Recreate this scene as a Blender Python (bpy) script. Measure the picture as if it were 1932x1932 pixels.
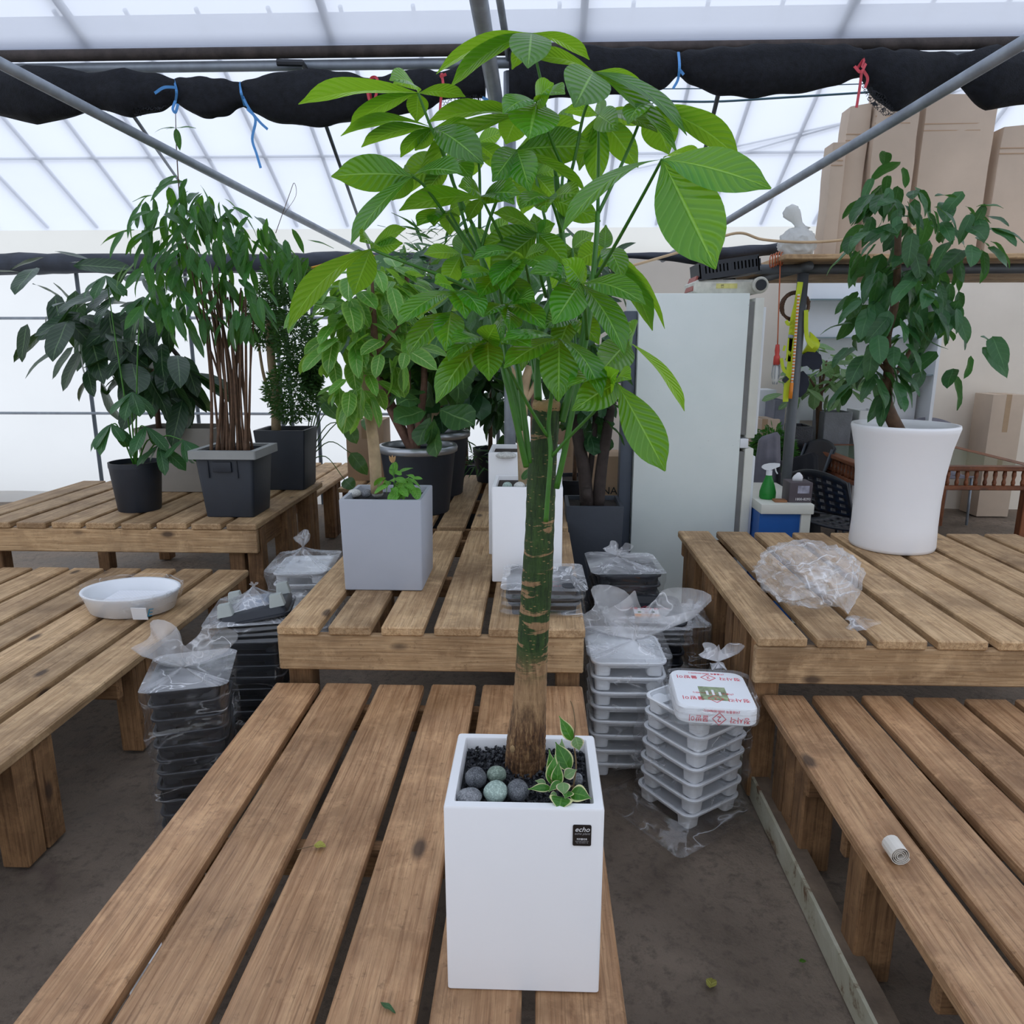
import bpy, bmesh, math, random
from mathutils import Vector, Matrix, Quaternion, noise

random.seed(7)
scene = bpy.context.scene
for o in list(bpy.data.objects):
    bpy.data.objects.remove(o)

# ------------------------------------------------------------------ camera, sky, exposure
FPX, PITCH, YAW, CAMZ = 1395.0, math.radians(12.75), math.radians(1.96), 1.64
cam_data = bpy.data.cameras.new('camera')
cam_data.sensor_fit = 'HORIZONTAL'
cam_data.sensor_width = 36.0
cam_data.lens = FPX / 1932.0 * 36.0
cam_data.clip_start = 0.02
cam = bpy.data.objects.new('camera', cam_data)
scene.collection.objects.link(cam)
cam.location = (0, 0, CAMZ)
cam.rotation_euler = (math.pi / 2 - PITCH, 0, YAW)
scene.camera = cam

world = bpy.data.worlds.new('overcast_sky')
scene.world = world
world.use_nodes = True
bg = world.node_tree.nodes['Background']
bg.inputs['Color'].default_value = (0.88, 0.93, 1.0, 1)
bg.inputs['Strength'].default_value = 1.74
scene.view_settings.view_transform = 'Standard'
scene.view_settings.look = 'None'
scene.view_settings.exposure = 0.18
scene.view_settings.gamma = 1.0
scene.view_settings.use_curve_mapping = False
scene.cycles.transparent_max_bounces = 24
scene.cycles.max_bounces = 10

# ------------------------------------------------------------------ measuring helpers
_f = Vector((-math.sin(YAW) * math.cos(PITCH), math.cos(YAW) * math.cos(PITCH), -math.sin(PITCH)))
_r = Vector((math.cos(YAW), math.sin(YAW), 0))
_u = _r.cross(_f)
CAM = Vector((0, 0, CAMZ))

def at(px, py, d):
    """the point at distance d into the greenhouse (world Y) seen at that spot of the photograph"""
    v = _f + _r * ((px - 966) / FPX) + _u * ((966 - py) / FPX)
    return CAM + v * (d / v.y)

def atz(px, py, z):
    v = _f + _r * ((px - 966) / FPX) + _u * ((966 - py) / FPX)
    return CAM + v * ((z - CAMZ) / v.z)

# ------------------------------------------------------------------ object helpers
COL = scene.collection

def tag(o, label=None, cat=None, group=None, kind=None):
    if label: o['label'] = label
    if cat: o['category'] = cat
    if group: o['group'] = group
    if kind: o['kind'] = kind
    return o

def empty(name, loc, label, cat, group=None, kind=None):
    o = bpy.data.objects.new(name, None)
    o.empty_display_size = 0.05
    COL.objects.link(o)
    o.location = loc
    return tag(o, label, cat, group, kind)

def wloc(o):
    p = Vector((0, 0, 0))
    while o is not None:
        p += o.location
        o = o.parent
    return p

def link(name, me, parent=None, loc=None, quat=None, scale=None):
    o = bpy.data.objects.new(name, me)
    COL.objects.link(o)
    if parent is not None:
        o.parent = parent
    if loc is not None: o.location = loc
    if quat is not None:
        o.rotation_mode = 'QUATERNION'
        o.rotation_quaternion = quat
    if scale is not None: o.scale = scale
    return o

def smooth(me, on=True):
    me.polygons.foreach_set('use_smooth', [on] * len(me.polygons))

class MB:
    """collects geometry in world coordinates and links it as one mesh object"""
    def __init__(s):
        s.v, s.f = [], []
    def add(s, vs, fs):
        n = len(s.v)
        s.v += [Vector(p) for p in vs]
        s.f += [tuple(i + n for i in f) for f in fs]
        return s
    def box(s, c, size, rot=None):
        hx, hy, hz = (q / 2 for q in size)
        P = [Vector((x, y, z)) for x in (-hx, hx) for y in (-hy, hy) for z in (-hz, hz)]
        if rot is not None: P = [rot @ p for p in P]
        c = Vector(c)
        return s.add([c + p for p in P], [(0, 1, 3, 2), (4, 6, 7, 5), (0, 4, 5, 1), (2, 3, 7, 6), (0, 2, 6, 4), (1, 5, 7, 3)])
    def boxes(s, lo, hi):
        return s.box([(a + b) / 2 for a, b in zip(lo, hi)], [b - a for a, b in zip(lo, hi)])
    def loft(s, rings, cap0=True, cap1=True, closed=True):
        n = len(rings[0]); vs = []; fs = []
        for r in rings: vs += list(r)
        m = n if closed else n - 1
        for k in range(len(rings) - 1):
            for i in range(m):
                j = (i + 1) % n
                fs.append((k * n + i, k * n + j, (k + 1) * n + j, (k + 1) * n + i))
        if cap0: fs.append(tuple(range(n - 1, -1, -1)))
        if cap1: fs.append(tuple((len(rings) - 1) * n + i for i in range(n)))
        return s.add(vs, fs)
    def tube(s, pts, rad, n=8, cap=True):
        pts = [Vector(p) for p in pts]
        if not hasattr(rad, '__len__'): rad = [rad] * len(pts)
        rings = []; ref = None
        for i, p in enumerate(pts):
            t = (pts[min(i + 1, len(pts) - 1)] - pts[max(i - 1, 0)])
            if t.length < 1e-9: t = Vector((0, 0, 1))
            t.normalize()
            if ref is None:
                ref = Vector((0, 0, 1)) if abs(t.z) < 0.9 else Vector((1, 0, 0))
            a = (ref - t * ref.dot(t))
            if a.length < 1e-6: a = t.orthogonal()
            a.normalize(); b = t.cross(a); ref = a
            rings.append([p + (a * math.cos(q) + b * math.sin(q)) * rad[i] for q in (2 * math.pi * k / n for k in range(n))])
        return s.loft(rings, cap, cap)
    def lathe(s, c, prof, n=32, cap0=True, cap1=True, sx=1, sy=1):
        c = Vector(c)
        return s.loft([[c + Vector((r * sx * math.cos(2 * math.pi * k / n), r * sy * math.sin(2 * math.pi * k / n), z)) for k in range(n)] for r, z in prof], cap0, cap1)
    def build(s, name, m, parent=None, sm=False, bevel=0, angle=None):
        off = wloc(parent) if parent is not None else Vector((0, 0, 0))
        me = bpy.data.meshes.new(name)
        me.from_pydata([tuple(p - off) for p in s.v], [], s.f)
        me.update()
        if bevel:
            bm = bmesh.new(); bm.from_mesh(me)
            bmesh.ops.bevel(bm, geom=[e for e in bm.edges if e.calc_face_angle(0) > 0.5], offset=bevel, segments=2, affect='EDGES', profile=0.6)
            bm.to_mesh(me); bm.free()
        if m: me.materials.append(m)
        if sm or bevel:
            smooth(me)
            if bevel or angle: 
                try: me.set_sharp_from_angle(angle=angle or 0.9)
                except Exception: pass
        return link(name, me, parent)

def rrect(c, w, d, r, z, n=5, rot=0.0, ax=None):
    """rounded rectangle ring"""
    c = Vector(c); out = []
    for q, (sx, sy) in enumerate(((1, 1), (-1, 1), (-1, -1), (1, -1))):
        for k in range(n):
            a = math.pi / 2 * (q + k / (n - 1)) if n > 1 else math.pi / 2 * (q + .5)
            out.append((sx * (w / 2 - r) + r * math.cos(a), sy * (d / 2 - r) + r * math.sin(a)))
    cr, sr = math.cos(rot), math.sin(rot)
    return [Vector((c.x + x * cr - y * sr, c.y + x * sr + y * cr, z)) for x, y in out]

def bez(pts, n=10):
    """Catmull-Rom through pts"""
    pts = [Vector(p) for p in pts]
    if len(pts) < 3:
        return [pts[0].lerp(pts[-1], i / n) for i in range(n + 1)]
    P = [pts[0] * 2 - pts[1]] + pts + [pts[-1] * 2 - pts[-2]]
    out = []
    for i in range(1, len(P) - 2):
        for k in range(n):
            t = k / n
            a, b, c, d = P[i - 1], P[i], P[i + 1], P[i + 2]
            out.append(0.5 * ((2 * b) + (c - a) * t + (2 * a - 5 * b + 4 * c - d) * t * t + (3 * b - a - 3 * c + d) * t ** 3))
    out.append(pts[-1])
    return out

def lerps(vals, n):
    out = []
    for i in range(n):
        t = i / (n - 1) * (len(vals) - 1); k = min(int(t), len(vals) - 2)
        out.append(vals[k] + (vals[k + 1] - vals[k]) * (t - k))
    return out

# ------------------------------------------------------------------ materials
def srgb(r, g, b):
    def c(v):
        v /= 255.0
        return v / 12.92 if v <= 0.04045 else ((v + 0.055) / 1.055) ** 2.4
    return (c(r), c(g), c(b), 1)

class NT:
    def __init__(s, name):
        s.m = bpy.data.materials.new(name); s.m.use_nodes = True
        s.t = s.m.node_tree; s.n = s.t.nodes; s.n.clear()
        s.out = s.n.new('ShaderNodeOutputMaterial')
    def new(s, ty, **kw):
        nd = s.n.new('ShaderNode' + ty)
        for k, v in kw.items():
            if k[0] == '_': setattr(nd, k[1:], v)
            else:
                key = k.replace('__', ' ')
                nd.inputs[key].default_value = v
        return nd
    def l(s, a, b): s.t.links.new(a, b)
    def math(s, op, a, b=None, clamp=False):
        nd = s.n.new('ShaderNodeMath'); nd.operation = op; nd.use_clamp = clamp
        for i, q in enumerate((a, b)):
            if q is None: continue
            if isinstance(q, (int, float)): nd.inputs[i].default_value = q
            else: s.l(q, nd.inputs[i])
        return nd.outputs[0]
    def mix(s, fac, a, b, bt='MIX'):
        nd = s.n.new('ShaderNodeMix'); nd.data_type = 'RGBA'; nd.blend_type = bt
        for sock, q in ((nd.inputs['Factor'], fac), (nd.inputs['A'], a), (nd.inputs['B'], b)):
            pass
        ins = [i for i in nd.inputs if i.enabled]
        names = {'F': nd.inputs[0], 'A': nd.inputs[6], 'B': nd.inputs[7]}
        for k, q in (('F', fac), ('A', a), ('B', b)):
            if isinstance(q, (int, float)): names[k].default_value = q
            elif isinstance(q, tuple): names[k].default_value = q
            else: s.l(q, names[k])
        return nd.outputs[2]
    def ramp(s, fac, stops):
        nd = s.n.new('ShaderNodeValToRGB')
        e = nd.color_ramp.elements
        while len(e) < len(stops): e.new(0.5)
        for el, (p, c) in zip(e, stops):
            el.position = p
            el.color = c if isinstance(c, tuple) else (c, c, c, 1)
        s.l(fac, nd.inputs[0])
        return nd.outputs[0]
    def noise(s, vec, scale, detail=4, rough=0.55, dist=0.0):
        nd = s.n.new('ShaderNodeTexNoise')
        nd.inputs['Scale'].default_value = scale; nd.inputs['Detail'].default_value = detail
        nd.inputs['Roughness'].default_value = rough; nd.inputs['Distortion'].default_value = dist
        if vec is not None: s.l(vec, nd.inputs['Vector'])
        return nd.outputs[0]
    def obj(s, scale=(1, 1, 1), rnd=True):
        tc = s.n.new('ShaderNodeTexCoord')
        mp = s.n.new('ShaderNodeMapping'); mp.inputs['Scale'].default_value = scale
        v = tc.outputs['Object']
        if rnd:
            oi = s.n.new('ShaderNodeObjectInfo')
            ml = s.n.new('ShaderNodeVectorMath'); ml.operation = 'SCALE'
            ml.inputs[0].default_value = (31.0, 17.0, 23.0)
            s.l(oi.outputs['Random'], ml.inputs['Scale'])
            ad = s.n.new('ShaderNodeVectorMath'); ad.operation = 'ADD'
            s.l(v, ad.inputs[0]); s.l(ml.outputs[0], ad.inputs[1]); v = ad.outputs[0]
        s.l(v, mp.inputs['Vector'])
        return mp.outputs[0]
    def bump(s, h, strength=0.3, dist=0.01):
        nd = s.n.new('ShaderNodeBump'); nd.inputs['Strength'].default_value = strength
        nd.inputs['Distance'].default_value = dist
        s.l(h, nd.inputs['Height'])
        return nd.outputs[0]
    def pbr(s, color, rough=0.5, metal=0.0, spec=0.5, normal=None, **kw):
        nd = s.n.new('ShaderNodeBsdfPrincipled')
        for k, q in (('Base Color', color), ('Roughness', rough), ('Metallic', metal), ('Specular IOR Level', spec)):
            if isinstance(q, (int, float, tuple)): nd.inputs[k].default_value = q
            else: s.l(q, nd.inputs[k])
        for k, q in kw.items(): nd.inputs[k.replace('__', ' ')].default_value = q
        if normal is not None: s.l(normal, nd.inputs['Normal'])
        return nd.outputs[0]
    def surf(s, sh):
        s.l(sh, s.out.inputs['Surface']); return s.m

def plain(name, c, rough=0.5, metal=0.0, var=0.12, scale=8.0, bump=0.0, spec=0.5, bscale=None):
    """one colour with cloudy variation and fine relief"""
    k = NT(name)
    v = k.obj()
    n = k.noise(v, scale, 5)
    dark = tuple(q * (1 - var) for q in c[:3]) + (1,)
    lite = tuple(min(1, q * (1 + var * .7)) for q in c[:3]) + (1,)
    col = k.ramp(n, [(0.3, dark), (0.7, lite)])
    nm = None
    if bump:
        nm = k.bump(k.noise(v, bscale or scale * 8, 6), bump, 0.004)
    return k.surf(k.pbr(col, rough, metal, spec, nm))

def wood(name, a, b, c, rough=0.6, wet=False):
    """planks: local Y is the grain"""
    k = NT(name)
    v = k.obj((1, 1, 1))
    mp = k.new('Mapping'); mp.inputs['Scale'].default_value = (22, 0.9, 22); k.l(v, mp.inputs[0])
    g = k.noise(mp.outputs[0], 3.0, 8, 0.65, 0.8)
    mp2 = k.new('Mapping'); mp2.inputs['Scale'].default_value = (95, 2.2, 95); k.l(v, mp2.inputs[0])
    fine = k.noise(mp2.outputs[0], 2.2, 6, 0.7, 0.3)
    col = k.ramp(g, [(0.30, c), (0.45, a), (0.62, b), (0.8, a)])
    big = k.noise(v, 2.6, 6, 0.62, 0.5)
    blot = k.noise(v, 9.0, 6, 0.7, 0.3)
    col = k.mix(k.ramp(big, [(0.42, 0.0), (0.68, 0.72)]), col, tuple(q * 0.55 for q in c[:3]) + (1,))
    col = k.mix(k.ramp(blot, [(0.52, 0.0), (0.68, 0.5)]), col, tuple(min(1, q * 1.25) for q in b[:3]) + (1,))
    col = k.mix(k.ramp(k.noise(v, 38, 4, 0.7), [(0.30, 0.5), (0.40, 0.0)]), col, tuple(q * 0.5 for q in c[:3]) + (1,))
    col = k.mix(k.ramp(fine, [(0.34, 0.55), (0.50, 0.0)]), col, tuple(q * 0.5 for q in c[:3]) + (1,))
    # knots
    vo = k.new('TexVoronoi'); vo.inputs['Scale'].default_value = 1.0
    mp3 = k.new('Mapping'); mp3.inputs['Scale'].default_value = (5.2, 2.4, 5.2); k.l(v, mp3.inputs[0]); k.l(mp3.outputs[0], vo.inputs['Vector'])
    col = k.mix(k.ramp(vo.outputs['Distance'], [(0.06, 0.85), (0.12, 0.0)]), col, srgb(64, 48, 38))
    oi = k.new('ObjectInfo')
    hs = k.new('HueSaturation'); k.l(col, hs.inputs['Color'])
    k.l(k.math('ADD', k.math('MULTIPLY', oi.outputs['Random'], 0.30), 0.86), hs.inputs['Value'])
    h = k.math('ADD', k.math('MULTIPLY', fine, 0.7), g)
    nm = k.bump(h, 0.55, 0.004)
    ro = rough
    if wet:
        ro = k.ramp(k.noise(v, 3.3, 4, 0.6, 0.6), [(0.40, 0.62), (0.60, 0.34)])
    return k.surf(k.pbr(hs.outputs[0], ro, 0, 0.4, nm))

def leafmat(name, base, glow, rough=0.35, edge=None, vein=None, transl=0.38, var=0.3, bstr=0.5, nv=11.0, spec=0.45, bd=0.002):
    k = NT(name)
    uv = k.new('UVMap'); sp = k.new('SeparateXYZ'); k.l(uv.outputs[0], sp.inputs[0])
    u, v = sp.outputs[0], sp.outputs[1]
    av = k.math('ABSOLUTE', k.math('SUBTRACT', v, 0.5))
    oi = k.new('ObjectInfo')
    tc = k.new('TexCoord')
    n = k.noise(tc.outputs['Object'], 14, 3)
    dk = tuple(q * (1 - var) for q in base[:3]) + (1,)
    lt = tuple(min(1, q * (1 + var)) for q in base[:3]) + (1,)
    col = k.mix(oi.outputs['Random'], dk, lt)
    col = k.mix(k.ramp(n, [(0.35, 0.0), (0.7, 0.35)]), col, lt)
    vc = vein or tuple(min(1, q * 1.9 + 0.04) for q in base[:3]) + (1,)
    mid = k.ramp(av, [(0.012, 1.0), (0.035, 0.0)])
    lat = k.math('SINE', k.math('MULTIPLY', k.math('SUBTRACT', k.math('MULTIPLY', u, nv), k.math('MULTIPLY', av, nv * 0.42)), 6.2832))
    latr = k.ramp(lat, [(0.86, 0.0), (1.0, 1.0)])
    col = k.mix(k.math('MULTIPLY', latr, 0.30), col, vc)
    col = k.mix(k.math('MULTIPLY', mid, 0.85), col, vc)
    if edge is not None:
        em = k.math('ADD', av, k.math('MULTIPLY', k.math('SUBTRACT', n, 0.5), 0.16))
        col = k.mix(k.ramp(em, [(0.385, 0.0), (0.43, 1.0)]), col, edge)
    hgt = k.math('SUBTRACT', k.math('MULTIPLY', lat, 0.5), k.math('MULTIPLY', mid, 1.2))
    nm = k.bump(k.math('ADD', hgt, k.math('MULTIPLY', n, 0.8)), bstr, bd)
    p = k.pbr(col, rough, 0, spec, nm)
    tr = k.new('BsdfTranslucent')
    gm = k.mix(k.math('MULTIPLY', mid, 0.4), glow, tuple(min(1, q * 1.3 + .02) for q in glow[:3]) + (1,))
    gv = k.new('HueSaturation'); k.l(gm, gv.inputs['Color'])
    k.l(k.math('ADD', k.math('MULTIPLY', oi.outputs['Random'], 0.35), 0.8), gv.inputs['Value'])
    k.l(gv.outputs[0], tr.inputs['Color']); k.l(nm, tr.inputs['Normal'])
    mx = k.new('MixShader'); mx.inputs[0].default_value = transl
    k.l(p, mx.inputs[1]); k.l(tr.outputs[0], mx.inputs[2])
    return k.surf(mx.outputs[0])

def clear_film(name, lo=0.04, hi=0.4, scale=5.0, tint=(0.98, 0.98, 0.98, 1), stretch=(1, 1, 2.6)):
    """thin crinkled polythene: mostly clear, with white creases and highlight streaks painted in"""
    k = NT(name)
    v = k.obj(stretch)
    n = k.noise(v, scale, 2.5, 0.5, 0.6)
    rid = k.math('ABSOLUTE', k.math('SUBTRACT', n, 0.5))
    st = k.ramp(rid, [(0.0, 1.0), (0.010, 0.35), (0.028, 0.0)])  # white streaks paint highlights along the creases
    gate = k.ramp(k.noise(v, scale * 0.8, 2), [(0.42, 0.0), (0.60, 1.0)])
    n2 = k.noise(v, scale * 0.5, 3)
    fac = k.math('ADD', k.math('MULTIPLY', k.math('MULTIPLY', st, gate), hi), k.math('MULTIPLY', k.ramp(n2, [(0.35, 0.2), (0.7, 1.0)]), lo), True)
    nm = k.bump(n, 0.6, 0.02)
    p = k.pbr((0.90, 0.91, 0.94, 1), 0.3, 0, 0.5, nm)
    tr = k.new('BsdfTransparent'); tr.inputs[0].default_value = tint
    gl = k.new('BsdfGlossy'); gl.inputs['Roughness'].default_value = 0.10; k.l(nm, gl.inputs['Normal'])
    a = k.new('MixShader'); a.inputs[0].default_value = 0.09; k.l(tr.outputs[0], a.inputs[1]); k.l(gl.outputs[0], a.inputs[2])
    mx = k.new('MixShader'); k.l(fac, mx.inputs[0]); k.l(a.outputs[0], mx.inputs[1]); k.l(p, mx.inputs[2])
    return k.surf(mx.outputs[0])

def roof_film(name, clear, tint, body):
    k = NT(name)
    v = k.obj(rnd=False)
    n = k.noise(v, 1.2, 4)
    tr = k.new('BsdfTransparent'); tr.inputs[0].default_value = tint
    tl = k.new('BsdfTranslucent')
    k.l(k.ramp(n, [(0.3, tuple(q * .93 for q in body[:3]) + (1,)), (0.7, body)]), tl.inputs[0])
    df = k.new('BsdfDiffuse'); df.inputs[0].default_value = body
    a = k.new('MixShader'); a.inputs[0].default_value = 0.22; k.l(tl.outputs[0], a.inputs[1]); k.l(df.outputs[0], a.inputs[2])
    mx = k.new('MixShader'); mx.inputs[0].default_value = clear; k.l(a.outputs[0], mx.inputs[1]); k.l(tr.outputs[0], mx.inputs[2])
    return k.surf(mx.outputs[0])

M = {}
M['wet'] = wood('wood_weathered_damp', srgb(172, 132, 96), srgb(196, 156, 116), srgb(140, 100, 66), 0.5, True)
M['dry'] = wood('wood_pale_dry', srgb(180, 147, 108), srgb(204, 172, 132), srgb(148, 114, 80), 0.65)
M['frame'] = wood('wood_frame', srgb(142, 106, 72), srgb(162, 124, 86), srgb(98, 68, 44), 0.7)  # tone darkened to carry the shade on legs and joists
M['film'] = roof_film('roof_polythene', 0.28, (0.56, 0.58, 0.64, 1), (0.60, 0.63, 0.71, 1))
M['filmwall'] = roof_film('wall_polythene', 0.35, (0.54, 0.545, 0.55, 1), (0.58, 0.58, 0.58, 1))
M['skirt'] = roof_film('yellowed_polythene', 0.15, (0.6, 0.59, 0.57, 1), (0.52, 0.515, 0.49, 1))
M['galv'] = plain('galvanised_pipe', srgb(146, 154, 164), 0.45, 0.3, 0.2, 12)
M['rust'] = plain('rusty_pipe', srgb(66, 58, 56), 0.7, 0.2, 0.5, 14, 0.4)
M['rod'] = plain('dark_rod', srgb(92, 100, 108), 0.5, 0.4)
M['ribpipe'] = plain('outer_rib_pipe', srgb(188, 194, 202), 0.6, 0.0)
M['net'] = plain('black_shade_net', srgb(22, 25, 32), 0.8, 0, 0.5, 40, 1.0, 0.3, 160)
M['wallbeige'] = plain('beige_wall', srgb(232, 222, 208), 0.8, 0, 0.08, 1.5)
M['white_glaze'] = plain('white_planter', srgb(238, 238, 240), 0.32, 0, 0.02, 3, 0.04, 0.5, 60)
M['white'] = plain('white_plastic', srgb(235, 238, 242), 0.35, 0, 0.03, 4)
M['black'] = plain('black_plastic', srgb(30, 34, 42), 0.42, 0, 0.2, 6)
M['blackpot'] = plain('black_pot', srgb(34, 40, 50), 0.5, 0, 0.2, 6, 0.1)
M['soil'] = plain('potting_soil', srgb(52, 44, 38), 0.95, 0, 0.5, 30, 0.8)
M['carton'] = plain('cardboard', srgb(186, 156, 128), 0.8, 0, 0.1, 4)
M['carton_pale'] = plain('pale_cardboard', srgb(204, 184, 164), 0.8, 0, 0.1, 3)
M['bag'] = clear_film('clear_bag', 0.035, 0.45, 5)
M['bagc'] = clear_film('crumpled_bag', 0.24, 0.6, 6.5, (0.97, 0.97, 0.97, 1), (1, 1, 1))
M['knot'] = clear_film('gathered_polythene', 0.42, 0.6, 9, (0.97, 0.97, 0.97, 1), (1, 1, 1))
M['bagw'] = clear_film('cloudy_bag', 0.22, 0.6, 8)
M['red_ink'] = plain('red_ink', srgb(214, 38, 62), 0.5, 0, 0.02)
# ------------------------------------------------------------------ the greenhouse shell
k = NT('damp_earth')
v = k.obj(rnd=False)
n1 = k.noise(v, 1.6, 6, 0.6, 0.4); n2 = k.noise(v, 30, 8, 0.7)
c = k.ramp(n1, [(0.3, srgb(94, 82, 70)), (0.5, srgb(126, 112, 98)), (0.72, srgb(150, 134, 118))])
c = k.mix(k.ramp(n2, [(0.32, 0.6), (0.5, 0.0)]), c, srgb(72, 62, 54))
c = k.mix(k.ramp(k.noise(v, 4.0, 3, 0.5, 1.0), [(0.62, 0.0), (0.7, 0.35)]), c, srgb(78, 60, 58))
M['earth'] = k.surf(k.pbr(c, k.ramp(n1, [(0.35, 0.5), (0.65, 0.85)]), 0, 0.35, k.bump(k.math('ADD', n2, n1), 0.7, 0.02)))

def floor_mesh():
    mb = MB(); nx, ny = 110, 90
    x0, x1, y0, y1 = -7, 7, -4.0, 8.2
    vs = []
    for j in range(ny + 1):
        for i in range(nx + 1):
            x = x0 + (x1 - x0) * i / nx; y = y0 + (y1 - y0) * j / ny
            h = noise.noise((x * 2.1, y * 2.1, 0)) * 0.010 + noise.noise((x * 7, y * 7, 3)) * 0.004
            vs.append((x, y, h - 0.012))
    fs = [(j * (nx + 1) + i, j * (nx + 1) + i + 1, (j + 1) * (nx + 1) + i + 1, (j + 1) * (nx + 1) + i) for j in range(ny) for i in range(nx)]
    return mb.add(vs, fs)
tag(floor_mesh().build('floor', M['earth'], sm=True), kind='structure')

GUT_Y, EAVE_Y, EAVE_Z = 3.95, 7.6, 2.745
RIDGE_Y = 5.65; RIDGE_Z = EAVE_Z + (EAVE_Y - RIDGE_Y) * 0.573
def sheet(name, quad, m, kind='structure', nx=1, ny=1):
    a, b, c, d = (Vector(q) for q in quad)
    mb = MB(); vs = []; fs = []
    for j in range(ny + 1):
        for i in range(nx + 1):
            vs.append(a.lerp(b, i / nx).lerp(d.lerp(c, i / nx), j / ny))
    fs = [(j * (nx + 1) + i, j * (nx + 1) + i + 1, (j + 1) * (nx + 1) + i + 1, (j + 1) * (nx + 1) + i) for j in range(ny) for i in range(nx)]
    return tag(mb.add(vs, fs).build(name, m), kind=kind)
X0, X1 = -6.4, 6.4
roof = bpy.data.objects.new('roof', None); COL.objects.link(roof); tag(roof, 'milky polythene greenhouse roof over pipe ribs', None, None, 'structure')
def roofsheet(name, quad, m=None):
    mb = MB().add([Vector(q) for q in quad], [(0, 1, 2, 3)])
    return mb.build(name, m or M['film'], roof)
roofsheet('roof_sheet', [(X0, EAVE_Y, EAVE_Z), (X1, EAVE_Y, EAVE_Z), (X1, RIDGE_Y, RIDGE_Z), (X0, RIDGE_Y, RIDGE_Z)])
roofsheet('roof_sheet', [(X0, RIDGE_Y, RIDGE_Z), (X1, RIDGE_Y, RIDGE_Z), (X1, GUT_Y, 3.03), (X0, GUT_Y, 3.03)])
roofsheet('roof_sheet', [(X0, GUT_Y, 3.03), (X1, GUT_Y, 3.03), (X1, 0.4, 4.6), (X0, 0.4, 4.6)])
roofsheet('roof_sheet', [(X0, 0.4, 4.6), (X1, 0.4, 4.6), (X1, -3.2, 3.03), (X0, -3.2, 3.03)])  # unseen slope behind the camera, added to filter the light
# outer ribs and purlins seen through the polythene
for i in range(-12, 13):
    x = i * 0.5 + 0.13
    MB().tube([(x, EAVE_Y + .02, EAVE_Z + .03), (x, RIDGE_Y, RIDGE_Z + .035)], 0.016, 6).build('roof_rib', M['ribpipe'], roof)
for i in range(-5, 6):
    x = i * 1.2 + 0.2
    MB().tube([(x, GUT_Y, 3.07), (x, 0.4, 4.64)], 0.02, 6).build('roof_rib', M['ribpipe'], roof)
for t in (0.40, 0.86):
    y = EAVE_Y + (RIDGE_Y - EAVE_Y) * t; z = EAVE_Z + (RIDGE_Z - EAVE_Z) * t
    MB().tube([(X0, y, z + .03), (X1, y, z + .03)], 0.011, 6).build('purlin', M['ribpipe'], roof)
for t in (0.17, 0.5):
    y = GUT_Y + (0.4 - GUT_Y) * t; z = 3.03 + 1.57 * t
    MB().tube([(X0, y, z + .04), (X1, y, z + .04)], 0.016, 6).build('purlin', M['ribpipe'], roof)
# sagging wind braces on the far slope
for (a, b) in (((1.35, EAVE_Y - .65, .30), (3.6, EAVE_Y - 1.45, .30)), ((0.55, EAVE_Y - .55, 0), (3.4, EAVE_Y - 1.3, 0))):
    za = EAVE_Z + (EAVE_Y - a[1]) * 0.573 + .03; zb = EAVE_Z + (EAVE_Y - b[1]) * 0.573 + .03
    MB().tube([(a[0], a[1], za), (b[0], b[1], zb)], 0.008, 5).build('wind_brace', M['ribpipe'], roof)

# back wall: a yellowed polythene skirt above a beige panel wall, plain polythene on one side
sheet('wall_back_skirt', [(X0, EAVE_Y, 2.48), (X1, EAVE_Y, 2.48), (X1, EAVE_Y, EAVE_Z), (X0, EAVE_Y, EAVE_Z)], M['skirt'])
wb = tag(MB().boxes((0.35, EAVE_Y, -0.02), (X1, EAVE_Y + .1, 2.48)).build('wall_back', M['wallbeige']), kind='structure')
sheet('wall_back_polythene', [(X0, EAVE_Y, -0.02), (0.35, EAVE_Y, -0.02), (0.35, EAVE_Y, 2.48), (X0, EAVE_Y, 2.48)], M['filmwall'])
sheet('wall_left', [(X0, -3.2, -0.02), (X0, EAVE_Y, -0.02), (X0, EAVE_Y, 3.4), (X0, -3.2, 3.4)], M['filmwall'])
sheet('wall_right', [(X1, EAVE_Y, -0.02), (X1, -3.2, -0.02), (X1, -3.2, 3.4), (X1, EAVE_Y, 3.4)], M['filmwall'])
sheet('wall_end_unseen', [(X1, -3.2, -0.02), (X0, -3.2, -0.02), (X0, -3.2, 3.03), (X1, -3.2, 3.03)], M['filmwall'])  # unseen end wall, added to filter light from behind the camera
for i, x in enumerate((-4.6, -3.5, -2.62, -2.52, -2.25, -1.2, -0.4)):
    tag(MB().tube([(x, EAVE_Y - .05, 0), (x, EAVE_Y - .05, 2.5)], 0.02, 8).build('trim_%d' % (i + 1), M['rod']), kind='structure')
for i, z in enumerate((0.95, 1.9)):
    tag(MB().tube([(X0, EAVE_Y - .09, z), (0.35, EAVE_Y - .09, z)], 0.014, 6).build('trim_%d' % (i + 8), M['galv']), kind='structure')

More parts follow.
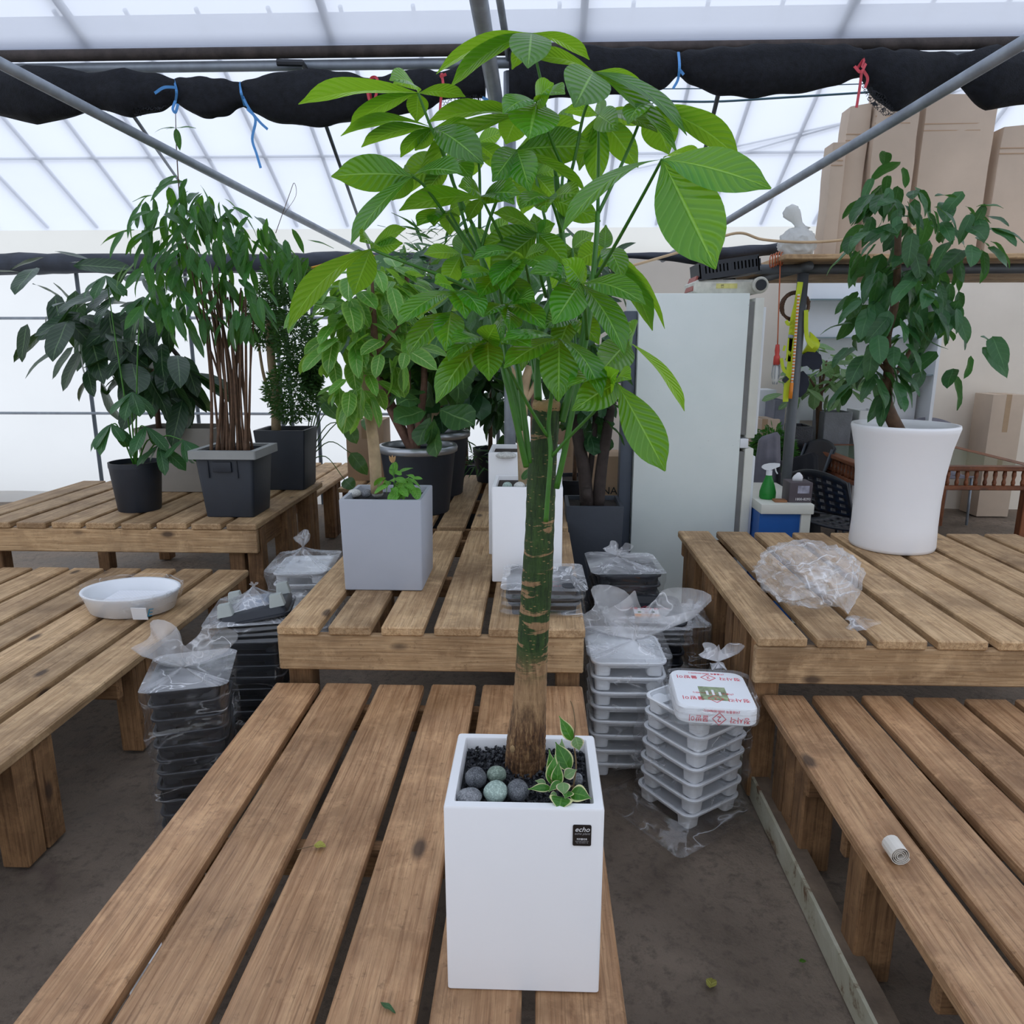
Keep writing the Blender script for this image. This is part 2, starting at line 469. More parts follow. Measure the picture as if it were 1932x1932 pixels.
# gutter pipes along the valley, the rafters and the post that carries them
def pipe(name, pts, r, m, label, cat, group=None, n=12):
    return tag(MB().tube(pts, r, n).build(name, m, sm=True), label, cat, group)
pipe('valley_pipe', [(X0, 3.9, 3.005), (X1, 3.9, 3.005)], 0.026, M['rust'], 'rust-stained dark pipe along the valley between the two roofs', 'pipe')
pipe('valley_pipe', [(X0, 3.93, 2.958), (X1, 3.93, 2.958)], 0.024, M['galv'], 'bare grey pipe just under the rusty valley pipe', 'pipe')
sheet('roof_shade_strip', [(X0, 3.92, 3.03), (X1, 3.92, 3.03), (X1, 3.90, 3.10), (X0, 3.90, 3.10)], M['film'])  # extra film strip added to imitate a shaded band above the valley
pipe('support_post', [(-0.147, 3.97, 0), (-0.147, 3.97, 2.93)], 0.031, M['galv'], 'grey steel post standing between the middle benches', 'post')
pipe('rafter_pipe', [at(938, 205, 3.86), at(893, -60, 2.75)], 0.034, M['galv'], 'thick grey pipe rising from the middle post past the valley', 'pipe')
pipe('rafter_pipe', [at(962, 120, 3.97), at(938, -30, 3.25)], 0.016, M['galv'], 'thin grey pipe rising beside the thick rafter pipe', 'pipe')
def ext(a, b, t): return a + (b - a) * t
a, b = at(242, 245, 3.88), at(690, 478, 6.7)
pipe('brace_pipe', [ext(a, b, -0.7), b], 0.024, M['galv'], 'grey brace pipe slanting down behind the bushy many-stemmed tree', 'pipe')
a, b = at(1690, 225, 3.66), at(1250, 490, 7.0)
pipe('brace_pipe', [ext(a, b, -0.6), b], 0.024, M['galv'], 'grey brace pipe slanting down in front of the tall cartons', 'pipe')
pipe('tie_rod', [at(577, 128, 3.98), at(700, 480, 7.2)], 0.0115, M['rod'], 'thin dark rod with a black rubber grip under the valley', 'rod', n=8)
g = MB().tube([at(523, 118, 3.86), at(570, 119, 3.86), at(577, 132, 3.93)], 0.016, 8).build('grip', M['black'], bpy.data.objects['tie_rod'])
pipe('tie_rod', [at(1357, 170, 3.98), at(1283, 480, 7.2)], 0.0115, M['rod'], 'thin dark rod coming down above the white refrigerator', 'rod', n=8)
pipe('tie_rod', [at(190, 130, 3.98), at(345, 352, 7.2)], 0.0115, M['rod'], 'thin dark rod coming down behind the bushy tree top', 'rod', n=8)

# rolled shade netting hung in swags below the valley
def netroll(name, prof, label):
    P = []; R = []
    for px, y0, y1 in prof:
        p = at(px, (y0 + y1) / 2, 3.84)
        z = (p - CAM).dot(_f)
        P.append(p); R.append((y1 - y0) / 2 * z / FPX)
    pts = bez(P, 10)
    rr = lerps(R, len(pts))
    rr = [r * (1 + 0.04 * math.sin(i * .5)) for i, r in enumerate(rr)]
    mb = MB(); rings = []; n = 22
    for i, p in enumerate(pts):
        ring = []
        for q in range(n):
            a = 2 * math.pi * q / n
            w = 1 + 0.10 * noise.noise((p.x * 5, math.cos(a) * 2, math.sin(a) * 2)) + 0.02 * math.sin(a * 5 + i * 0.1)
            ring.append(p + Vector((0, math.cos(a) * 0.7, math.sin(a))) * rr[i] * w)
        rings.append(ring)
    return tag(mb.loft(rings).build(name, M['net'], sm=True), label, 'shade net')
netroll('shade_net', [(-60, 150, 200), (60, 128, 230), (170, 140, 205), (242, 134, 216), (300, 142, 205), (331, 152, 193), (360, 150, 212), (395, 150, 221), (430, 154, 213), (457, 158, 198), (500, 146, 220), (560, 138, 233), (620, 138, 236), (670, 146, 222), (700, 152, 206), (735, 142, 211), (775, 134, 211), (815, 136, 200), (833, 140, 186), (870, 125, 182), (915, 100, 180)],
        'long black shade net rolled up in swags with blue and red ties')
netroll('shade_net', [(962, 95, 215), (985, 92, 190), (1040, 92, 182), (1120, 92, 178), (1200, 95, 175), (1250, 98, 165), (1281, 103, 142), (1310, 98, 160), (1360, 92, 175), (1420, 90, 179), (1490, 88, 172), (1560, 88, 163), (1604, 92, 150), (1626, 98, 142), (1650, 95, 170), (1690, 98, 205), (1740, 100, 185), (1800, 108, 150), (1870, 95, 200), (1990, 110, 190)],
        'black shade net rolled up in swags between the post and the cartons')
# loose torn corners of the net
k = NT('open_net'); v = k.obj(rnd=False)
w1 = k.new('TexVoronoi', _feature='DISTANCE_TO_EDGE'); w1.inputs['Scale'].default_value = 75; k.l(v, w1.inputs['Vector'])
msk = k.ramp(w1.outputs['Distance'], [(0.06, 1.0), (0.10, 0.0)])
tr = k.new('BsdfTransparent'); mx = k.new('MixShader'); k.l(msk, mx.inputs[0]); k.l(tr.outputs[0], mx.inputs[1]); k.l(k.pbr(srgb(22, 25, 32), 0.8), mx.inputs[2])
M['opennet'] = k.surf(mx.outputs[0])
def netflap(pts, i, label):
    P = [at(x, y, 3.82 + 0.02 * math.sin(q * 2.1)) for q, (x, y) in enumerate(pts)]
    c = sum(P, Vector()) / len(P)
    mb = MB().add(P + [c + Vector((0, -.02, 0))], [(q, (q + 1) % len(P), len(P)) for q in range(len(P))])
    o = mb.build('net_flap', M['opennet'], bpy.data.objects[['shade_net', 'shade_net.001'][i]])
netflap([(833, 175), (915, 160), (915, 200), (880, 215), (836, 228)], 0, '')
netflap([(1622, 130), (1640, 130), (1690, 140), (1740, 160), (1700, 215), (1668, 219), (1640, 195), (1624, 160)], 1, '')
netflap([(242, 195), (330, 190), (300, 210), (265, 219), (242, 217), (200, 210)], 0, '')

def ribbon(px, c, label, Yd=3.765, w=0.006):
    pts = bez([at(x, y, Yd + dy) for x, y, dy in px], 6)
    mb = MB(); rings = []
    for i, p in enumerate(pts):
        t = (pts[min(i + 1, len(pts) - 1)] - pts[max(i - 1, 0)]).normalized()
        s = t.cross(Vector((0, 1, 0.3))).normalized() * w
        nn = Vector((0, 0.0012, 0))
        rings.append([p - s - nn, p + s - nn, p + s + nn, p - s + nn])
    return mb.loft(rings), c, label
M['blue_tie'] = plain('blue_tape', srgb(70, 140, 205), 0.4); M['red_tie'] = plain('red_tape', srgb(190, 58, 70), 0.45)
def tie(name, segs, m, label):
    root = empty(name, at(segs[0][0][0], segs[0][0][1], 3.765), label, 'ribbon', 'ribbons tying the rolled nets')
    for s in segs:
        ribbon(s, None, None)[0].build('strand', m, root)
tie('net_tie', [[(328, 150, .06), (333, 172, 0), (331, 195, .06)], [(333, 165, 0), (310, 165, -.03), (292, 176, -.02)], [(331, 190, .02), (326, 205, 0), (331, 212, 0), (336, 196, 0)]], M['blue_tie'], 'blue tape tie hanging above the leafy sprig of the bushy tree')
tie('net_tie', [[(452, 155, .06), (455, 175, -.02), (462, 200, .04)], [(458, 182, 0), (470, 205, 0), (490, 230, 0), (505, 244, 0)], [(466, 205, 0), (482, 225, 0), (476, 262, 0), (484, 290, 0), (492, 317, 0)]], M['blue_tie'], 'blue tape tie with a long dangling tail')
tie('net_tie', [[(695, 172, 0), (700, 148, .04), (712, 150, 0), (708, 185, 0), (698, 190, 0), (693, 172, 0)], [(698, 176, 0), (700, 190, .02)], [(730, 182, 0), (760, 176, .01)]], M['red_tie'], 'looped red tape tie behind the long thin-leafed shoot')
tie('net_tie', [[(833, 138, .04), (836, 160, -.02), (832, 186, 0), (830, 212, 0)], [(830, 145, 0), (842, 140, 0)]], M['red_tie'], 'red tape tie beside the loose torn netting')
tie('net_tie', [[(1280, 98, .04), (1282, 125, -.02), (1279, 150, 0), (1270, 167, 0)], [(1281, 130, 0), (1290, 141, 0)]], M['blue_tie'], 'thin blue tape tie pinching the net right of the post'.replace('right of', 'beyond'))
tie('net_tie', [[(1618, 128, 0), (1630, 112, .03), (1626, 128, -.02)], [(1612, 125, 0), (1624, 136, -.02), (1634, 120, 0)], [(1626, 132, 0), (1622, 165, 0), (1616, 203, 0)], [(1628, 132, 0), (1637, 148, 0), (1632, 166, 0)]], M['red_tie'], 'dark red ribbon bow with a long tail beside the cartons')
tie('net_tie', [[(910, 184, 0), (925, 192, 0), (944, 210, 0)], [(944, 210, 0), (960, 200, 0), (985, 190, .02)]], M['blue_tie'], 'blue tape strand wrapped by the middle post')
# overhead lines
def cord(name, pts, r, c, label, n=8):
    return tag(MB().tube(bez(pts, n), r, 6).build(name, c, sm=True), label, 'cord')
M['teal_wire'] = plain('teal_wire', srgb(70, 105, 118), 0.5); M['rope'] = plain('tan_rope', srgb(205, 176, 140), 0.7); M['orange'] = plain('orange_cord', srgb(196, 106, 66), 0.5); M['yrope'] = plain('yellow_rope', srgb(206, 150, 40), 0.6)
cord('overhead_wire', [at(1180, 187, 4.6), at(1330, 192, 4.6), at(1480, 184, 4.6), at(1700, 170, 4.6), at(1990, 150, 4.6)], 0.006, M['teal_wire'], 'teal wire sagging below the net above the white refrigerator')
cord('overhead_wire', [at(1180, 168, 4.7), at(1400, 166, 4.7), at(1640, 158, 4.7), at(1990, 150, 4.7)], 0.003, M['teal_wire'], 'very thin wire running just under the net swags')
cord('overhead_rope', [at(1180, 505, 4.75), at(1300, 470, 4.75), at(1388, 440, 4.75), at(1440, 452, 4.75), at(1520, 457, 4.75), at(1610, 450, 4.75), at(1760, 425, 4.75)], 0.008, M['rope'], 'tan rope sagging in front of the white bag and cartons')
cord('overhead_rope', [at(520, 520, 5.9), at(600, 502, 5.9), at(678, 478, 5.9), at(760, 500, 5.9), at(870, 503, 5.9)], 0.008, M['yrope'], 'yellow rope strung behind the tree in the grey planter')
M['tarp'] = plain('dark_tarp', srgb(48, 54, 66), 0.6, 0, 0.4, 6, 0.5)
def tarp(name, prof, Yd, label):
    P = [at(x, (a + b) / 2, Yd) for x, a, b in prof]; R = [(b - a) / 2 * (p - CAM).dot(_f) / FPX for p, (x, a, b) in zip(P, prof)]
    pts = bez(P, 8); rr = lerps(R, len(pts)); rings = []
    for i, p in enumerate(pts):
        rings.append([p + Vector((0, math.cos(q), math.sin(q))) * rr[i] * (1 + .25 * noise.noise((p.x * 6, math.cos(q) * 2, math.sin(q) * 2))) for q in (2 * math.pi * j / 14 for j in range(14))])
    tag(MB().loft(rings).build(name, M['tarp'], sm=True), label, 'tarpaulin')
tarp('rolled_tarp', [(-60, 480, 520), (150, 480, 515), (400, 480, 515), (560, 478, 510), (680, 476, 502), (800, 478, 500), (1000, 482, 500), (1060, 478, 490)], 7.45, 'dark tarpaulin rolled along the back wall behind the trees')
tarp('rolled_tarp', [(1075, 480, 492), (1180, 478, 487), (1265, 476, 492), (1310, 470, 498), (1380, 466, 490), (1440, 462, 482), (1480, 458, 480)], 6.3, 'dark netting bundle hung above the refrigerator top')
# ------------------------------------------------------------------ slatted benches
_plank = {}
def plank_mesh(w, l, t, m):
    """bevelled board, grain along local Y"""
    key = (round(w, 3), round(l, 3), round(t, 3), m.name)
    if key not in _plank:
        me = bpy.data.meshes.new('board'); bm = bmesh.new()
        bmesh.ops.create_cube(bm, size=1, matrix=Matrix.Diagonal((w, l, t, 1)))
        bmesh.ops.bevel(bm, geom=bm.edges[:], offset=min(0.006, t * .16), segments=1, affect='EDGES')
        bm.to_mesh(me); bm.free(); me.materials.append(m)
        _plank[key] = me
    return _plank[key]
ROT = {'y': Quaternion((1, 0, 0, 0)), 'x': Quaternion((0, 0, 1), math.pi / 2), 'z': Quaternion((1, 0, 0), math.pi / 2),
       'xv': Quaternion((0, 0, 1), math.pi / 2) @ Quaternion((0, 1, 0), math.pi / 2), 'yv': Quaternion((0, 1, 0), math.pi / 2)}
def plank(name, parent, c, w, l, t, axis='y', m=None, jig=0.0):
    q = ROT[axis]
    if jig: q = Quaternion((0, 0, 1), random.uniform(-jig, jig)) @ Quaternion((0, 1, 0), random.uniform(-jig, jig) * 2) @ q
    return link(name, plank_mesh(w, l, t, m or M['frame']), parent, Vector(c) - wloc(parent), q)

def bench(label, slats, y0, y1, z, m, front=True, joists=(), legs=(), th=0.036, legtop=None, side=None, boardz=0.138, group='slatted wooden plant benches'):
    x0, x1 = slats[0][0], slats[-1][1]
    root = empty('slatted_bench', ((x0 + x1) / 2, (y0 + y1) / 2, 0), label, 'bench', group)
    for a, b in slats:
        dy = random.uniform(-.006, .006)
        plank('slat', root, ((a + b) / 2, (y0 + y1) / 2 + dy, z - th / 2 + random.uniform(-.0015, .0015)), b - a, y1 - y0, th, 'y', m, 0.002)
    zt = z - th - 0.001
    if front:
        plank('front_board', root, ((x0 + x1) / 2 - 0.004, y0 + 0.022, zt - boardz / 2), boardz, (x1 - x0), 0.034, 'xv', M['dry'])
    for y in joists:
        plank('joist', root, ((x0 + x1) / 2, y, zt - 0.045), 0.09, (x1 - x0) - .03, 0.036, 'xv', M['frame'])
    for (x, y, w, n) in legs:
        for i in range(n):
            o = plank('leg', root, (x + (0.004 if i % 2 else 0), y + i * 0.096, (zt) / 2 + .0), w, zt - 0.002, 0.09, 'z', M['frame'])
            if i % 2:
                o.rotation_quaternion = Quaternion((0, 0, 1), math.pi) @ o.rotation_quaternion
    return root

def run(x0, w, pitch, n): return [(x0 + i * pitch, x0 + i * pitch + w) for i in range(n)]

LOW, UP = 0.42, 0.645
b_cl = bench('low damp wooden bench carrying the white planter and money tree',
      [(-.962, -.798), (-.778, -.606), (-.579, -.411), (-.383, -.219), (-.192, -.022), (.004, .174)], .35, 2.508, LOW, M['wet'], False, (.6, 1.66, 2.40),
      [(-.90, .60, .09, 2), (.12, .60, .09, 2), (-.90, 2.30, .09, 2), (.12, 2.30, .09, 2), (-.90, 1.6, .09, 1), (.12, 1.6, .09, 1)])
b_cu = bench('higher wooden bench carrying the smooth grey planter and two white planters',
      [(-.941, -.791), (-.753, -.599), (-.56, -.406), (-.368, -.198), (-.171, -.006), (.018, .178)], 2.50, 3.925, UP, M['dry'], True, (3.2, 3.85),
      [(-.885, 2.60, .09, 1), (.12, 2.60, .09, 1), (-.885, 3.80, .09, 1), (.12, 3.80, .09, 1)])
b_cf = bench('far wooden bench carrying the big black tubs with silver rims',
      [(-.941, -.781), (-.745, -.595), (-.56, -.406), (-.37, -.21), (-.171, -.006), (.018, .178)], 4.02, 5.7, UP, M['dry'], False, (4.1, 4.9, 5.6),
      [(-.885, 4.1, .09, 1), (.12, 4.1, .09, 1), (-.885, 5.55, .09, 1), (.12, 5.55, .09, 1)])
b_ru = bench('higher wooden bench carrying the crumpled clear bag and white vase planter',
      run(.775, .170, .205, 9), 2.44, 3.955, UP, M['dry'], True, (3.2, 3.9),
      [(.83, 2.52, .085, 1), (.84, 2.72, .085, 3), (.84, 3.2, .085, 3), (.84, 3.65, .085, 3), (2.5, 2.6, .09, 1), (2.5, 3.8, .09, 1)])
b_rl = bench('low weathered wooden bench carrying the small white roll',
      run(.813, .147, .176, 10), .35, 2.468, LOW, M['wet'], False, (1.30, 2.05),
      [(.885, 2.12, .10, 3), (.885, 1.70, .10, 1), (.885, .7, .10, 2), (2.4, 2.2, .09, 1), (2.4, .7, .09, 1)])
plank('cross_rail', b_rl, (1.10, 1.86, .30), .14, .46, .035, 'xv', M['frame'])
b_lu = bench('high wooden bench carrying the black tub with a grey rim',
      [(a, b) for a, b in reversed([(-1.592 - i * .205 - .172, -1.592 - i * .205) for i in range(9)])], 4.03, 5.36, UP, M['dry'], True, (4.7, 5.2),
      [(-1.64, 4.14, .09, 1), (-1.75, 4.14, .09, 1), (-1.65, 4.62, .09, 2), (-1.65, 5.10, .09, 2), (-3.2, 4.14, .09, 1), (-3.2, 5.2, .09, 1)])
plank('cross_rail', b_lu, (-1.66, 4.45, .52), .13, .5, .035, 'yv', M['frame'])
b_ll = bench('low pale wooden bench carrying the bagged white basin',
      [(a, b) for a, b in reversed([(-1.597 - i * .205 - .172, -1.597 - i * .205) for i in range(9)])], 0.9, 3.895, LOW, M['dry'], False, (1.5, 2.6, 3.7),
      [(-1.66, 3.62, .09, 2), (-1.66, 2.75, .09, 2), (-1.66, 2.05, .09, 2), (-3.2, 3.6, .09, 1), (-3.2, 1.2, .09, 1)])
b_lf = bench('far wooden bench carrying the olive pot and small black pot',
      [(a, b) for a, b in reversed([(-1.73 - i * .205 - .172, -1.73 - i * .205) for i in range(7)])], 5.42, 7.2, 0.5, M['dry'], False, (5.5, 6.4),
      [(-1.79, 5.5, .09, 2), (-1.79, 6.2, .09, 2), (-2.9, 5.5, .09, 1), (-2.9, 6.9, .09, 1)])
b_bk = bench('pale plank platform behind the big black tubs carrying a carton',
      run(-1.62, .16, .19, 3), 5.85, 7.0, 0.5, M['dry'], False, (5.95, 6.8), [(-1.55, 5.95, .09, 1), (-1.15, 5.95, .09, 1), (-1.55, 6.7, .09, 1), (-1.15, 6.7, .09, 1)])

# cream steel channel lying along the aisle under the damp bench
k = NT('cream_painted_steel'); v = k.obj(rnd=False); n1 = k.noise(v, 9, 6, 0.7, 0.5)
M['cream'] = k.surf(k.pbr(k.ramp(n1, [(0.36, srgb(110, 84, 60)), (0.44, srgb(176, 172, 150)), (0.7, srgb(196, 194, 176))]), 0.6, 0, 0.4, k.bump(n1, 0.4, 0.004)))
root = empty('steel_channel', (.81, 1.6, 0), 'cream painted steel channel with rust lying on the ground along the aisle', 'beam')
MB().boxes((.800, .3, -.005), (.810, 2.80, .085)).build('web', M['cream'], root)
MB().boxes((.810, .3, .075), (.862, 2.80, .085)).build('flange', plain('dirty_flange', srgb(112, 96, 80), 0.8, 0, .3, 14, .5), root)
# ------------------------------------------------------------------ white planter
def square_planter(name, label, cx, cy, z, w, d, h, m, wb=None, db=None, t=0.022, soil=None, soild=0.03, r=0.008, cat='planter', group=None, rot=0.0):
    root = empty(name, (cx, cy, z), label, cat, group)
    wb = wb or w; db = db or d
    n = 4
    mk = lambda ww, dd, zz, rr: rrect((cx, cy, 0), ww, dd, rr, z + zz, n, rot)
    e = 0.004
    MB().loft([mk(wb - 2 * e, db - 2 * e, 0, r), mk(wb, db, e, r), mk(w, d, h - e, r), mk(w - e, d - e, h, r), mk(w - 2 * t + e, d - 2 * t + e, h, r * .6), mk(w - 2 * t, d - 2 * t, h - e, r * .6), mk(w - 2 * t - .004, d - 2 * t - .004, h - soild - .02, r * .6)], True, True).build('body', m, root, sm=True, angle=0.7)
    MB().loft([mk(w - 2 * t, d - 2 * t, h - soild - .015, r * .6), mk(w - 2 * t, d - 2 * t, h - soild, r * .6)]).build('soil', soil or M['soil'], root)
    return root

PW, PD, PH = 0.293, 0.262, 0.40
PX, PY = -0.0195, 1.189 + PD / 2
pl = square_planter('square_planter', 'tall white square planter with a small black sticker', PX, PY, LOW, PW, PD, PH, M['white_glaze'], wb=0.292, db=0.262, t=0.020, soil=plain('black_gravel_bed', srgb(28, 29, 33), 0.8, 0, .4, 60), soild=0.030, r=0.006)
M['sticker'] = plain('sticker_black', srgb(24, 22, 24), 0.35, 0, 0.1)
M['print_white'] = plain('print_white', srgb(232, 232, 234), 0.5, 0, 0.02)
M['print_grey'] = plain('print_grey', srgb(150, 148, 150), 0.5, 0, 0.02)

def text(body, parent, loc, size, m, quat, name='lettering', shear=0.0, align='CENTER', ext=0.0002):
    cu = bpy.data.curves.new(name, 'FONT'); cu.body = body; cu.size = size; cu.align_x = align; cu.align_y = 'CENTER'
    cu.shear = shear; cu.extrude = ext; cu.resolution_u = 3
    tmp = bpy.data.objects.new('tmp', cu); COL.objects.link(tmp)
    me = bpy.data.meshes.new_from_object(tmp.evaluated_get(bpy.context.evaluated_depsgraph_get()))
    bpy.data.objects.remove(tmp); bpy.data.curves.remove(cu)
    me.name = name; me.materials.clear(); me.materials.append(m)
    return link(name, me, parent, Vector(loc) - wloc(parent), quat)
QF = Quaternion((1, 0, 0), math.pi / 2)          # faces the aisle (-Y)
s0, s1 = at(1081, 1556, 1.188), at(1115, 1596, 1.188)
sx, sz = (s0.x + s1.x) / 2, (s0.z + s1.z) / 2
st = MB().loft([[Vector((p.x, 1.1885 - dy, p.y)) for p in rrect((sx, sz, 0), s1.x - s0.x, s0.z - s1.z, .003, 0, 4)] for dy in (0, .0012)]).build('sticker', M['sticker'], pl)
st['label'] = 'small black sticker with white lettering'
ys = 1.1868
text('echo', st, (sx, ys, sz + .0125), .0138, M['print_white'], QF, shear=.3)
text('echo plant', st, (sx, ys, sz + .004), .0066, M['print_grey'], QF, shear=.3)
text('에코플랜트', st, (sx, ys, sz - .0075), .0042, M['print_white'], QF)
text('www.echoplant.kr', st, (sx, ys, sz - .0115), .0033, M['print_grey'], QF)
text('Tel. 02.445.5116', st, (sx, ys, sz - .0148), .0033, M['print_grey'], QF)

# gravel: far too many chips to count
rg = random.Random(3); mb = MB()
GZ = LOW + PH - 0.030
for i in range(1500):
    x = PX + rg.uniform(-.120, .120); y = PY + rg.uniform(-.104, .104)
    front = (PY - y) / .104
    z = GZ + rg.uniform(0, .008) + (0.006 * max(0, -front)) 
    s = rg.uniform(.0034, .0058)
    q = Quaternion((rg.random() - .5, rg.random() - .5, rg.random() - .5, rg.random() - .5)).normalized().to_matrix()
    P = [Vector(p) * s * rg.uniform(.75, 1.2) for p in ((1.2, 0, 0), (-1.2, 0, 0), (0, .9, 0), (0, -.9, 0), (0, 0, .7), (0, 0, -.7))]
    mb.add([q @ p + Vector((x, y, z)) for p in P], [(0, 2, 4), (2, 1, 4), (1, 3, 4), (3, 0, 4), (2, 0, 5), (1, 2, 5), (3, 1, 5), (0, 3, 5)])
g = mb.build('gravel', plain('black_lava_chip', srgb(36, 38, 44), 0.55, 0, .5, 90), pl); tag(g, 'loose black lava gravel', None, None, 'stuff')

def stonemat(name, a, b, sc=60):
    k = NT(name); v = k.obj(); n = k.noise(v, sc, 6, .75); n2 = k.noise(v, sc * 7, 2, .8)
    c = k.ramp(n, [(.36, b), (.6, a)]); c = k.mix(k.ramp(n2, [(.50, 0.0), (.62, .75)]), c, tuple(min(1, q * 1.5 + .05) for q in a[:3]) + (1,))
    return k.surf(k.pbr(c, .55, 0, .4, k.bump(n2, .25, .002)))
M['st_grey'] = stonemat('speckled_grey_stone', srgb(126, 128, 132), srgb(70, 74, 80))
M['st_dark'] = stonemat('speckled_dark_stone', srgb(94, 97, 102), srgb(48, 51, 57))
M['st_green'] = stonemat('green_stone', srgb(122, 136, 124), srgb(98, 114, 102), 30)
M['st_pale'] = stonemat('pale_green_stone', srgb(150, 168, 160), srgb(128, 148, 140), 30)
M['st_white'] = stonemat('pale_stone', srgb(196, 196, 192), srgb(166, 166, 164), 40)
def pebble(c, rx, ry, rz, m, label, group, seed=0, rot=0.0, tilt=0.0):
    mb = MB(); bm = bmesh.new(); bmesh.ops.create_icosphere(bm, subdivisions=3, radius=1)
    R = Matrix.Rotation(rot, 3, 'Z') @ Matrix.Rotation(tilt, 3, 'Y')
    for vv in bm.verts:
        p = vv.co; s = 1 + .10 * noise.noise(p * 1.1 + Vector((seed * 7.3, 0, 0)))
        vv.co = R @ Vector((p.x * rx * s, p.y * ry * s, p.z * rz * s))
    me = bpy.data.meshes.new('pebble'); bm.to_mesh(me); bm.free(); smooth(me); me.materials.append(m)
    o = link('pebble', me, None, c)
    return tag(o, label, 'pebble', group)
gp = 'pebbles in the white planter'
def peb(px, py, wx, wy, m, label, seed, rot=0, d=None, zz=0.012):
    c = atz(px, py, GZ + zz + .012)
    sc = (c - CAM).dot(_f) / FPX
    rx = wx / 2 * sc; rz = wy / 2 * sc
    return pebble(c, rx, (rx + rz) / 2, rz * .96, m, label, gp, seed, rot)
peb(898, 1467, 40, 42, M['st_dark'], 'rounded dark grey speckled pebble touching the green pebble', 1, .3)
peb(937, 1461, 38, 32, M['st_green'], 'dull green pebble between the trunk and the pale green pebble', 2)
peb(885, 1503, 49, 32, M['st_grey'], 'flat oval grey speckled pebble in the planter corner', 3)
peb(935, 1494, 47, 45, M['st_pale'], 'largest pale green pebble beside the trunk', 4, .2)
peb(977, 1492, 41, 44, M['st_dark'], 'dark grey speckled pebble in front of the trunk foot', 5, .9)
peb(1090, 1470, 19, 24, M['st_grey'], 'small grey speckled pebble half hidden behind the variegated plant', 6)

# ------------------------------------------------------------------ money tree
PROF = {'ob': (0.03, .17, .36, .55, .71, .84, .93, .985, 1.0, .98, .91, .79, .58, .27, 0.0),
        'lance': (0.02, .25, .52, .74, .90, .98, 1.0, .96, .87, .74, .58, .40, .24, .10, 0.0),
        'round': (0.02, .38, .66, .84, .95, 1.0, 1.0, .96, .88, .76, .60, .42, .24, .09, 0.0)}
def leaf_profile(kind):
    P_ = PROF[kind]
    return [(i / (len(P_) - 1), w) for i, w in enumerate(P_)]

def blade(name, parent, base, tip, width, nrm, m, arch=0.08, fold=0.18, wave=0.012, kind='ob', seed=0, curl=0.0):
    base, tip = Vector(base), Vector(tip)
    ax = tip - base; L = ax.length; t0 = ax.normalized()
    n = (nrm - t0 * nrm.dot(t0))
    n = n.normalized() if n.length > 1e-4 else t0.orthogonal().normalized()
    s = t0.cross(n)
    off = wloc(parent)
    vs = []; uv = []; cols = (-1, -.6, -.22, 0, .22, .6, 1)
    pr = leaf_profile(kind)
    for t, w in pr:
        cpt = base + ax * t + n * (arch * L * (4 * t * (1 - t)) + curl * L * t * t)
        hw = max(w * width / 2, 0.0012)
        for c in cols:
            lift = fold * abs(c) * hw + wave * L * math.sin(t * 9 + seed + (2 if c > 0 else 0)) * abs(c) * w
            vs.append(tuple(cpt + s * (c * hw) + n * lift - off)); uv.append((t, (c + 1) / 2))
    nc = len(cols); fs = []
    for i in range(len(pr) - 1):
        for j in range(nc - 1):
            fs.append((i * nc + j, i * nc + j + 1, (i + 1) * nc + j + 1, (i + 1) * nc + j))
    me = bpy.data.meshes.new(name); me.from_pydata(vs, [], fs)
    ul = me.uv_layers.new(name='UVMap')
    for p in me.polygons:
        for li in p.loop_indices: ul.data[li].uv = uv[me.loops[li].vertex_index]
    smooth(me); me.materials.append(m)
    return link(name, me, parent)

M['leaf'] = leafmat('money_tree_leaf', srgb(46, 116, 28), srgb(172, 224, 50), 0.20, None, srgb(136, 190, 92), 0.38, 0.30, 0.6, 11.0, 0.6, 0.0022)
M['stem'] = plain('green_stem', srgb(64, 120, 38), 0.4, 0, .2, 20)
k = NT('money_tree_bark'); tc = k.new('TexCoord'); ob = tc.outputs['Object']
sp = k.new('SeparateXYZ'); k.l(ob, sp.inputs[0]); zz = sp.outputs[2]
mpb = k.new('Mapping'); mpb.inputs['Scale'].default_value = (5, 5, 26); k.l(ob, mpb.inputs[0])
band = k.noise(mpb.outputs[0], 1.5, 5, .6, .5)
mpf = k.new('Mapping'); mpf.inputs['Scale'].default_value = (90, 90, 14); k.l(ob, mpf.inputs[0])
fib = k.noise(mpf.outputs[0], 1.4, 6, .7, .4)
green = k.ramp(fib, [(.35, srgb(26, 46, 22)), (.65, srgb(56, 82, 36))])
tan = k.ramp(fib, [(.3, srgb(112, 84, 58)), (.65, srgb(168, 136, 100))])
brown = k.ramp(fib, [(.38, srgb(58, 38, 24)), (.52, srgb(104, 74, 48)), (.68, srgb(164, 132, 92))])
lent = k.new('TexVoronoi'); lent.inputs['Scale'].default_value = 1.0
mpl = k.new('Mapping'); mpl.inputs['Scale'].default_value = (60, 60, 210); k.l(ob, mpl.inputs[0]); k.l(mpl.outputs[0], lent.inputs['Vector'])
tanm = k.ramp(k.math('SUBTRACT', band, k.math('MULTIPLY', k.math('SUBTRACT', zz, 0.20), 0.22)), [(.515, 0.0), (.54, 1.0)])
c = k.mix(tanm, green, tan)
c = k.mix(k.ramp(lent.outputs['Distance'], [(.12, .8), (.2, 0.0)]), c, srgb(170, 142, 96))
low = k.ramp(k.math('ADD', zz, k.math('MULTIPLY', band, 0.10)), [(.24, 1.0), (.31, 0.0)])
c = k.mix(low, c, tan)
c = k.mix(k.ramp(k.math('ADD', zz, k.math('MULTIPLY', fib, 0.08)), [(.135, 1.0), (.20, 0.0)]), c, brown)
